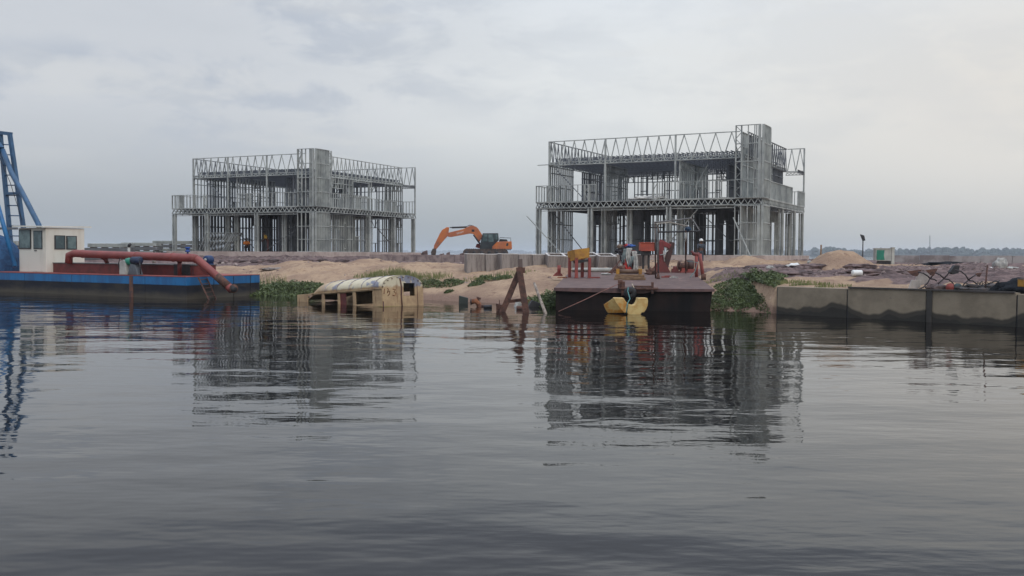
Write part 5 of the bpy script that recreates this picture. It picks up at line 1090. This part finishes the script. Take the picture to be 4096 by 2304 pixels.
# generator cabinet
q_ = at(3537, 1058, 66); gn = empty('generator', (q_.x, 66, gz(q_.x, 66)), rad(-12), 'pale grey generator cabinet with a green door on a dark base', 'generator')
mb = MB(); mb.box(-.58, .62, 0, 1.0, .32, 1.15); mb.build('cabinet', palegrey, gn, bevel=.03); mb = MB(); mb.prism([(-.50, .40), (.02, .40), (-.04, .7), (.0, 1.06), (-.50, 1.06)], -.03, -.0); mb.build('green_door', greenp, gn); mb = MB(); mb.box(-.35, .5, .05, .9, -.1, .319); mb.build('base', blackm, gn); mb = MB(); mb.box(-.62, .66, -.03, 1.03, 1.15, 1.2); mb.build('lid', palegrey, gn)
q_ = at(3570, 1065, 64.5); o = MB(); o.box(-.09, .09, -.09, .09, 0, 1.12); o.box(-.12, .12, -.12, .12, 1.12, 1.18); o = o.build('white_post', palegrey, None, bevel=.01, loc=(q_.x, 64.5, gz(q_.x, 64.5) - .05)); tag(o, 'pale post standing right of the generator', 'post')
# flood light
q_ = at(3451, 1010, 80); fl_ = empty('flood_light', (q_.x, 80, gz(q_.x, 80)), 0, 'dark flood light on a thin pole behind the sand heap', 'flood light')
mb = MB(); mb.tube([(0, 0, 0), (0, 0, 1.9), (-.03, 0, 2.25)], .05, 8); mb.build('pole', steel_d, fl_); zt = at(3449, 940, 80).z - fl_.location.z
mb = MB(); mb.prism([(-.22, zt + .05), (.06, zt - .05), (.16, zt - .45), (.0, zt - .5)], -.12, .12); mb.build('lamp_head', blackm, fl_)
q_ = at(3283, 1000, 52); o = MB(); o.tube([(0, 0, 0), (.02, 0, at(3283, 979, 52).z - gz(q_.x, 52))], .045, 7); o = o.build('wooden_peg', timber, None, loc=(q_.x, 52, gz(q_.x, 52))); tag(o, 'short wooden peg left of the sand heap', 'peg')
# perimeter wall on the right, low wall in the middle
def wall(name, p0, p1, z0, z1, m, label, seg=2.4, ext=0):
    d_ = Vector((p1[0] - p0[0], p1[1] - p0[1])); L_ = d_.length; r_ = empty(name, (p0[0], p0[1], z0), math.atan2(d_.y, d_.x), label, 'wall'); n_ = int(L_ / seg)
    for k in range(n_):
        mb = MB(); mb.box(k * seg, (k + 1) * seg - .03, 0, .2, 0, z1 - z0 + .03 * math.sin(k * 2.3)); mb.build('wall_panel', m, r_, bevel=.01)
    return r_
pc_ = mat('pale_wall_concrete', (.36, .33, .32), (.20, .17, .165), scale=.7, rough=.9, bump=.3); pc2 = mat('block_wall_concrete', (.34, .265, .24), (.20, .15, .145), scale=1.8, rough=.9, bump=.4)
wall('perimeter_wall', (at(3560, 1020, 84).x, 84), (62, 74), 1.55, 2.43, pc_, 'long pale concrete perimeter wall beyond the site on the right')
p0_ = at(1478, 1020, 76.5); p1_ = at(1890, 1020, 71); wall('low_block_wall', (p0_.x, 76.5), (p1_.x, 71), 1.3, 2.28, pc2, 'low grey block wall between the two houses', 1.2)
# steel bundles on the left
sd_ = mat('steel_bundle_grey', (.26, .27, .28), (.15, .155, .165), scale=1.0, rough=.5, metal=.3, stretch=(.3, 1, 6))
for i, (xa, xb, Yb, z0, z1, lab) in enumerate(((330, 530, 82, 2.0, 3.15, 'leftmost stack of grey steel sections behind the blue barge'), (470, 640, 84, 2.0, 3.25, 'middle stack of grey steel sections behind the blue barge'), (600, 800, 86, 2.2, 3.45, 'rightmost stack of pale steel sections reaching into the farther house'), (30, 76, 80, 2.0, 3.3, 'short stack of steel sections seen left of the white cabin'))):
    pa_ = at(xa, 1000, Yb); pb_ = at(xb, 1000, Yb); L_ = pb_.x - pa_.x; r_ = empty('steel_section_stack', (pa_.x, Yb, gz(pa_.x, Yb) - .3), rad(-3 + 2 * i), lab, 'steel stack', 'stacks of steel sections'); hh = z1 - r_.location.z; n_ = 5; random.seed(i + 40)
    for k in range(n_):
        za = hh * k / n_; zb = hh * (k + 1) / n_ - .05; o1, o2 = random.uniform(0, L_ * .12), random.uniform(0, L_ * .15); mb = MB(); mb.box(o1, L_ - o2, 0, 1.2, za, zb)
        for m_ in range(3): mb.box(o1, L_ - o2 - .1 * m_, -.05, 0, za + (zb - za) * m_ / 3 + .02, za + (zb - za) * m_ / 3 + .05)
        mb.build('steel_bundle', sd_ if k % 2 else steel, r_)
    mb = MB()
    for k in range(4): mb.box(L_ * (.15 + .23 * k), L_ * (.15 + .23 * k) + .1, .02, 1.15, 0.0, hh - .08)
    mb.build('spacer', timber, r_)
# small debris
random.seed(3)
deb = [(3176, 1071, 50.5, .42, .16, whitet, 'crumpled white plastic sheet on the purple earth'), (3238, 1077, 49, .12, .1, clothw, 'small pale stone beside the white sheet'), (3262, 1049, 55, .6, .06, palegrey, 'flat pale board before the sand heap'), (3253, 1042, 52.5, .35, .18, redp, 'rusty red mound of scrap at the left foot of the sand heap'),
       (1288, 1052, 66, .32, .14, whitet, 'white scrap lying under the farther house'), (3830, 1068, 64, 2.4, .16, tarp, 'long dark heap lying before the perimeter wall'), (4000, 1058, 50, .3, .45, clothw, 'pale upright rag heap near the right edge'), (4045, 1066, 50, .4, .1, palegrey, 'flat grey debris right of the pale rag heap'), (3967, 1072, 48, .22, .16, whitet, 'small white container near the right edge'),
       (1345, 1058, 66, .6, .12, boxconc, 'broken grey slab piece before the block wall'), (1100, 1062, 63, .9, .1, boxconc, 'flat grey slab piece on the sand behind the green bank'), (3080, 1100, 47.5, .2, .1, clothw, 'small pale lump on the sand left of the quay')]
for i, (px, py, Y, w_, h_, m, lab) in enumerate(deb):
    q_ = at(px, py, Y); o = blob((0, 0, 0), (w_, w_ * (.3 if w_ > 1 else .6), h_), m, 'debris_heap' if w_ > 1 else 'debris_piece', None, 50 + i, 10, .7); o.location = (q_.x, Y, gz(q_.x, Y) + h_ * .25); tag(o, lab, 'debris')

em = mat('crusted_earth', (.17, .12, .115), (.07, .05, .05), scale=2.2, rough=.95, bump=1.0, bscale=5)
for i, (px, Y, w_, h_, lab) in enumerate(((1075, 72, 1.3, .30, 'long dark earth heap before the slab of the farther house, left'), (1165, 71, .8, .22, 'small dark earth heap left of the tower of the farther house'), (1275, 70, 1.2, .32, 'dark earth heap before the tower of the farther house'), (1345, 69, .9, .25, 'dark earth heap right of the tower of the farther house'), (940, 73, 1.1, .22, 'low earth heap behind the bend of the red pipe'), (3085, 50, 1.5, .22, 'rough ridge of purple clods before the nearer house'), (3260, 47.5, 1.2, .2, 'rough ridge of purple clods at the foot of the sand heap'), (3440, 46.6, .8, .16, 'purple clods at the right foot of the sand heap'), (3180, 45.2, 1.6, .2, 'long ridge of purple clods behind the quay grass'), (3480, 43.2, 1.4, .2, 'ridge of purple clods behind the middle of the quay'))):
    q_ = at(px, 1050, Y); o = blob((0, 0, 0), (w_, w_ * .45, h_), em, 'earth_heap', None, 90 + i, 22, .42); o.location = (q_.x, Y, gz(q_.x, Y) - .02); tag(o, lab, 'earth heap')
for i, (px, py, w_, h_) in enumerate(((1682, 1010, .45, .45), (1700, 1008, .3, .6), (1768, 1012, .25, .35), (1793, 1010, .2, .5), (1848, 1012, .25, .4))):
    q_ = at(px, py, 100); o = MB(); o.prism([(-w_, 0), (w_, 0), (w_ * .8, h_ * 1.3), (-w_ * .9, h_)], -.3, .3); o = o.build('earth_block', em, None, bevel=.03, loc=(q_.x, 100, gz(q_.x, 100) - .05)); tag(o, ('leftmost', 'second', 'middle', 'fourth', 'rightmost')[i] + ' of the brown blocks on the ground beside the excavator bucket', 'block', 'brown blocks by the excavator')
# ------------------------------------------------------------------ rubble
random.seed(21); mb = MB(); cnt = 0
while cnt < 4200:
    x = random.uniform(-26, 30); y = random.uniform(42, 78)
    if x > 10.5 and y < shore(x) + 1: continue
    if y < shore(x) + 3: continue
    dm = dirt(x, y)
    if random.random() > .08 + dm: continue
    u, w = hlocal(RH, x, y)
    if rectdist(u, w, 0, 16.2, 0, 13.6) < .2: continue
    u, w = hlocal(LH, x, y)
    if rectdist(u, w, 0, 15.4, 0, 15.3) < .2: continue
    r = random.choice((.03, .04, .05, .07, .1, .14)) * random.uniform(.7, 1.3); z = gz(x, y)
    pts = [Vector((math.cos(a), math.sin(a), 0)) * r * random.uniform(.7, 1.2) + Vector((0, 0, -r * .3)) for a in (0, 1.26, 2.5, 3.77, 5.03)] + [Vector((math.cos(a + .6), math.sin(a + .6), .6)) * r * random.uniform(.4, .8) for a in (0, 1.26, 2.5, 3.77, 5.03)]
    mb.add([p_ + Vector((x, y, z)) for p_ in pts], [(i, (i + 1) % 5, 5 + (i + 1) % 5, 5 + i) for i in range(5)] + [(5, 6, 7, 8, 9)]); cnt += 1
rbm = mat('rubble_stone', (.20, .15, .14), (.32, .26, .24), scale=.9, rough=.95)
rb_o = mb.build('rubble', rbm, None, recalc=False); tag(rb_o, 'loose stones and clods scattered over the purple earth', 'rubble', None, 'stuff')

# ------------------------------------------------------------------ vegetation
def leaves(mb, c_, r_, nleaf, size, seed, up=.35):
    rnd = random.Random(seed)
    for k in range(nleaf):
        a = rnd.uniform(0, 2 * math.pi); rr = math.sqrt(rnd.random()); x = c_[0] + r_[0] * rr * math.cos(a); y = c_[1] + r_[1] * rr * math.sin(a)
        if y < shore(x) - .3 and x < 10.8: pass
        hgt = r_[2] * (1 - rr ** 2) * (.55 + .9 * abs(mnoise.noise(Vector((x * 2.2, y * 2.2, seed))))) ; z = max(gz(x, y, False), -.02) + hgt * rnd.uniform(.25, 1.0)
        s = size * rnd.uniform(.6, 1.3); d_ = Vector((rnd.gauss(0, 1), rnd.gauss(0, 1), rnd.gauss(up, .6))).normalized(); e_ = d_.cross(Vector((rnd.gauss(0, 1), rnd.gauss(0, 1), rnd.gauss(0, 1)))).normalized()
        o_ = Vector((x, y, z)); mb.add([o_ - e_ * s * .45, o_ + d_ * s * .9 - e_ * s * .1, o_ + d_ * s * 1.2, o_ + e_ * s * .45 + d_ * s * .3], [(0, 1, 2, 3)])
def bladeset(mb, c_, r_, nb, h_, seed):
    rnd = random.Random(seed)
    for k in range(nb):
        a = rnd.uniform(0, 2 * math.pi); rr = rnd.random() ** .5; x = c_[0] + r_[0] * rr * math.cos(a); y = c_[1] + r_[1] * rr * math.sin(a); z = gz(x, y, False)
        hh = h_ * rnd.uniform(.5, 1.2) * (1 - .5 * rr); dx = rnd.gauss(0, .22) * hh; dy = rnd.gauss(0, .2) * hh; w_ = .012
        mb.add([(x - w_, y, z - .03), (x + w_, y, z - .03), (x + dx * .4 + w_ * .7, y + dy * .4, z + hh * .6), (x + dx, y + dy, z + hh), (x + dx * .4 - w_ * .7, y + dy * .4, z + hh * .6)], [(0, 1, 2, 3, 4)])
def cover(name, patches, label, m=leaf, kind='stuff', cat='plants', blade=False):
    mb = MB()
    for i, (c_, r_, nl, sz) in enumerate(patches): (bladeset if blade else leaves)(mb, c_, r_, nl, sz, i * 7 + len(name) + int(c_[0] * 10))
    c0_ = Vector((patches[0][0][0], patches[0][0][1], 0)); mb.v = [tuple(Vector(v) - c0_) for v in mb.v]
    o_ = mb.build(name, m, None, loc=tuple(c0_), recalc=False); return tag(o_, label, cat, None, kind)
def gx(px, py, z=.5): q_ = onz(px, py, z); return (q_.x, q_.y)
def gpt(px, Y): return (at(px, 1100, Y).x, Y)
cover('creeper_bank', [(gpt(1120, 54.6), (2.6, 1.5, .62), 5200, .10), (gpt(1060, 55.2), (1.8, 1.4, .75), 3000, .10), (gpt(1200, 54.2), (1.5, 1.0, .5), 1800, .09), (gpt(1015, 56), (1.5, 1.3, .8), 1500, .1)], 'dense green creeper on the bank between the blue barge and the bus')
cover('bank_weeds', [(gpt(2190, 44.8), (1.0, 1.3, .8), 2600, .085), (gpt(2140, 45.3), (.8, 1.0, .45), 900, .08), (gpt(2215, 44.2), (.5, .8, 1.0), 1300, .085)], 'green weeds growing at the left side of the brown barge')
cover('quay_creeper', [(gpt(3010, 43.4), (1.15, 1.5, .45), 4200, .085), (gpt(2940, 43.0), (1.0, 1.4, .40), 2600, .08), (gpt(3075, 42.4), (.7, 1.4, .38), 2200, .08), (gpt(2880, 42.2), (.5, .8, .3), 900, .07), (gpt(2985, 41.6), (.6, .7, .25), 900, .07), (gpt(3085, 41.0), (.35, .6, .22), 600, .06), ((10.75, 41.4), (.45, 1.7, .16), 1500, .07), ((10.6, 43.4), (.6, 1.4, .2), 1500, .075), ((10.3, 42.2), (.6, 1.2, .22), 1300, .075), (gpt(3060, 44.4), (1.0, 1.3, .3), 2200, .08), (gpt(2960, 44.8), (1.2, 1.1, .3), 1800, .08)], 'green creeper on the bank between the brown barge and the quay')
for i, (px, Y, r, h_, lab) in enumerate(((1800, 51.6, .75, .42, 'leafy green shrub on the sand right of the bus'), (1907, 50.6, .45, .32, 'small round green shrub near the water, left of the rusty frame'), (1940, 51.8, .5, .22, 'faint low shrub behind the small round one'), (1720, 52.2, .7, .5, 'green shrub just behind the roof of the bus'), (1795, 50.0, .25, .14, 'tiny weed tuft at the waterline right of the bus'), (2010, 51.4, .55, .22, 'brownish low shrub left of the rusty frame'))):
    cover('shrub', [(gpt(px, Y), (r, r * .8, h_), int(1500 * r), .075)], lab, leaf, 'thing', 'shrub')['group'] = 'shrubs on the sandy bank'
cover('tall_grass', [(gpt(1590, 54), (1.0, .8, .5), 420, .85), (gpt(1560, 55), (1.6, .9, .4), 380, .65), (gpt(1700, 53.5), (1.6, .8, .4), 360, .6), (gpt(1480, 56), (1.0, .6, .4), 160, .5), (gpt(1040, 57.2), (1.6, .5, .4), 120, 1.2), (gpt(2000, 52), (2.2, .8, .3), 260, .3)], 'tall pale grass behind the bus', leafy, 'stuff', 'grass', True)
cover('quay_grass', [(gpt(3150, 40.9), (1.2, .35, .3), 260, .22), (gpt(3240, 39.8), (.9, .3, .3), 200, .18), (gpt(3330, 38.6), (.8, .3, .3), 120, .2), (gpt(2900, 47), (1.2, .6, .3), 140, .25)], 'short yellowish grass along the top of the quay', leafy, 'stuff', 'grass', True)

# ------------------------------------------------------------------ far shore
def treeline(name, x0, x1, Y0, Y1, hmin, hmax, n_, seed, label):
    rnd = random.Random(seed); mb = MB(); N_ = n_
    ico = []
    bm = bmesh.new(); bmesh.ops.create_icosphere(bm, subdivisions=2, radius=1); iv = [v.co.copy() for v in bm.verts]; ifc = [tuple(v.index for v in f.verts) for f in bm.faces]; bm.free()
    for k in range(N_):
        u_ = rnd.random(); x = x0 + (x1 - x0) * u_; y = Y0 + (Y1 - Y0) * u_ + rnd.uniform(0, 120)
        h_ = hmin + (hmax - hmin) * max(0, min(1, .5 + .9 * mnoise.noise(Vector((x * .012, 3, seed))) + rnd.uniform(-.4, .4))); r = h_ * rnd.uniform(.22, .42); s_ = rnd.random() * 50
        mb.add([Vector((x, y, h_ * .62)) + Vector((v.x * r * 1.3, v.y * r, v.z * h_ * .42)) * (1 + .45 * mnoise.noise(v * 1.9 + Vector((s_, 0, 0)))) for v in iv], ifc)
        mb.add([Vector((x + rnd.uniform(-8, 8), y - 5, h_ * .2)) + Vector((v.x * r * 1.5, v.y * r, v.z * h_ * .3)) for v in iv], ifc)
    o_ = mb.build(name, fartree, None, recalc=False); return tag(o_, label, 'trees', None, 'stuff')
treeline('far_trees', 790, 1750, 2400, 1950, 8, 23, 560, 2, 'hazy line of trees on the far bank at the right')
treeline('far_trees', 800, 1200, 3900, 2900, 15, 25, 140, 9, 'fainter trees on the far bank behind the sand heap')
treeline('far_trees', -900, 700, 7600, 6200, 15, 28, 300, 5, 'very faint far bank between the two houses')
mb = MB(); mb.add([(500, 2080, -.5), (2800, 1800, -.5), (2800, 6000, 4), (500, 6000, 4)], [(0, 1, 2, 3)]); mb.add([(-3500, 7600, -.5), (900, 6000, -.5), (1400, 5200, -.5), (1400, 8500, 5), (-3500, 8500, 5)], [(0, 1, 2, 3, 4)])
o = mb.build('far_bank', gm); tag(o, 'low far bank across the river', None, None, 'structure')
q_ = at(3718, 1000, 1500); am = empty('antenna_mast', (q_.x, 1500, 0), 0, 'faint lattice radio mast above the far trees', 'mast'); mb = MB()
for a, b_ in ((-1, -1), (1, -1), (0, 1)): mb.bar((a * 1.2, b_ * 1.2, 0), (a * .3, b_ * .3, 34), .35, .35, (1, 0, 0))
for k in range(12): mb.bar((-1.2 + .07 * k, -1.2 + .07 * k, k * 2.8), (1.2 - .07 * k, -1.2 + .07 * k, k * 2.8 + 2.8), .2, .2)
mb.build('lattice', steel_d, am)

# ------------------------------------------------------------------ haze
mb = MB(); mb.box(-9500, 9500, -80, 9500, -4, 42)
hz = bpy.data.materials.new('haze_air'); hz.use_nodes = True; t = hz.node_tree
for x in list(t.nodes):
    if x.type != 'OUTPUT_MATERIAL': t.nodes.remove(x)
pv = t.nodes.new('ShaderNodeVolumePrincipled'); pv.inputs['Color'].default_value = (.80, .88, .97, 1); pv.inputs['Density'].default_value = .00020; pv.inputs['Anisotropy'].default_value = 0.0
t.links.new(pv.outputs[0], [x for x in t.nodes if x.type == 'OUTPUT_MATERIAL'][0].inputs['Volume'])
o = mb.build('haze', hz); tag(o, 'thin haze over the river', None, None, 'stuff')
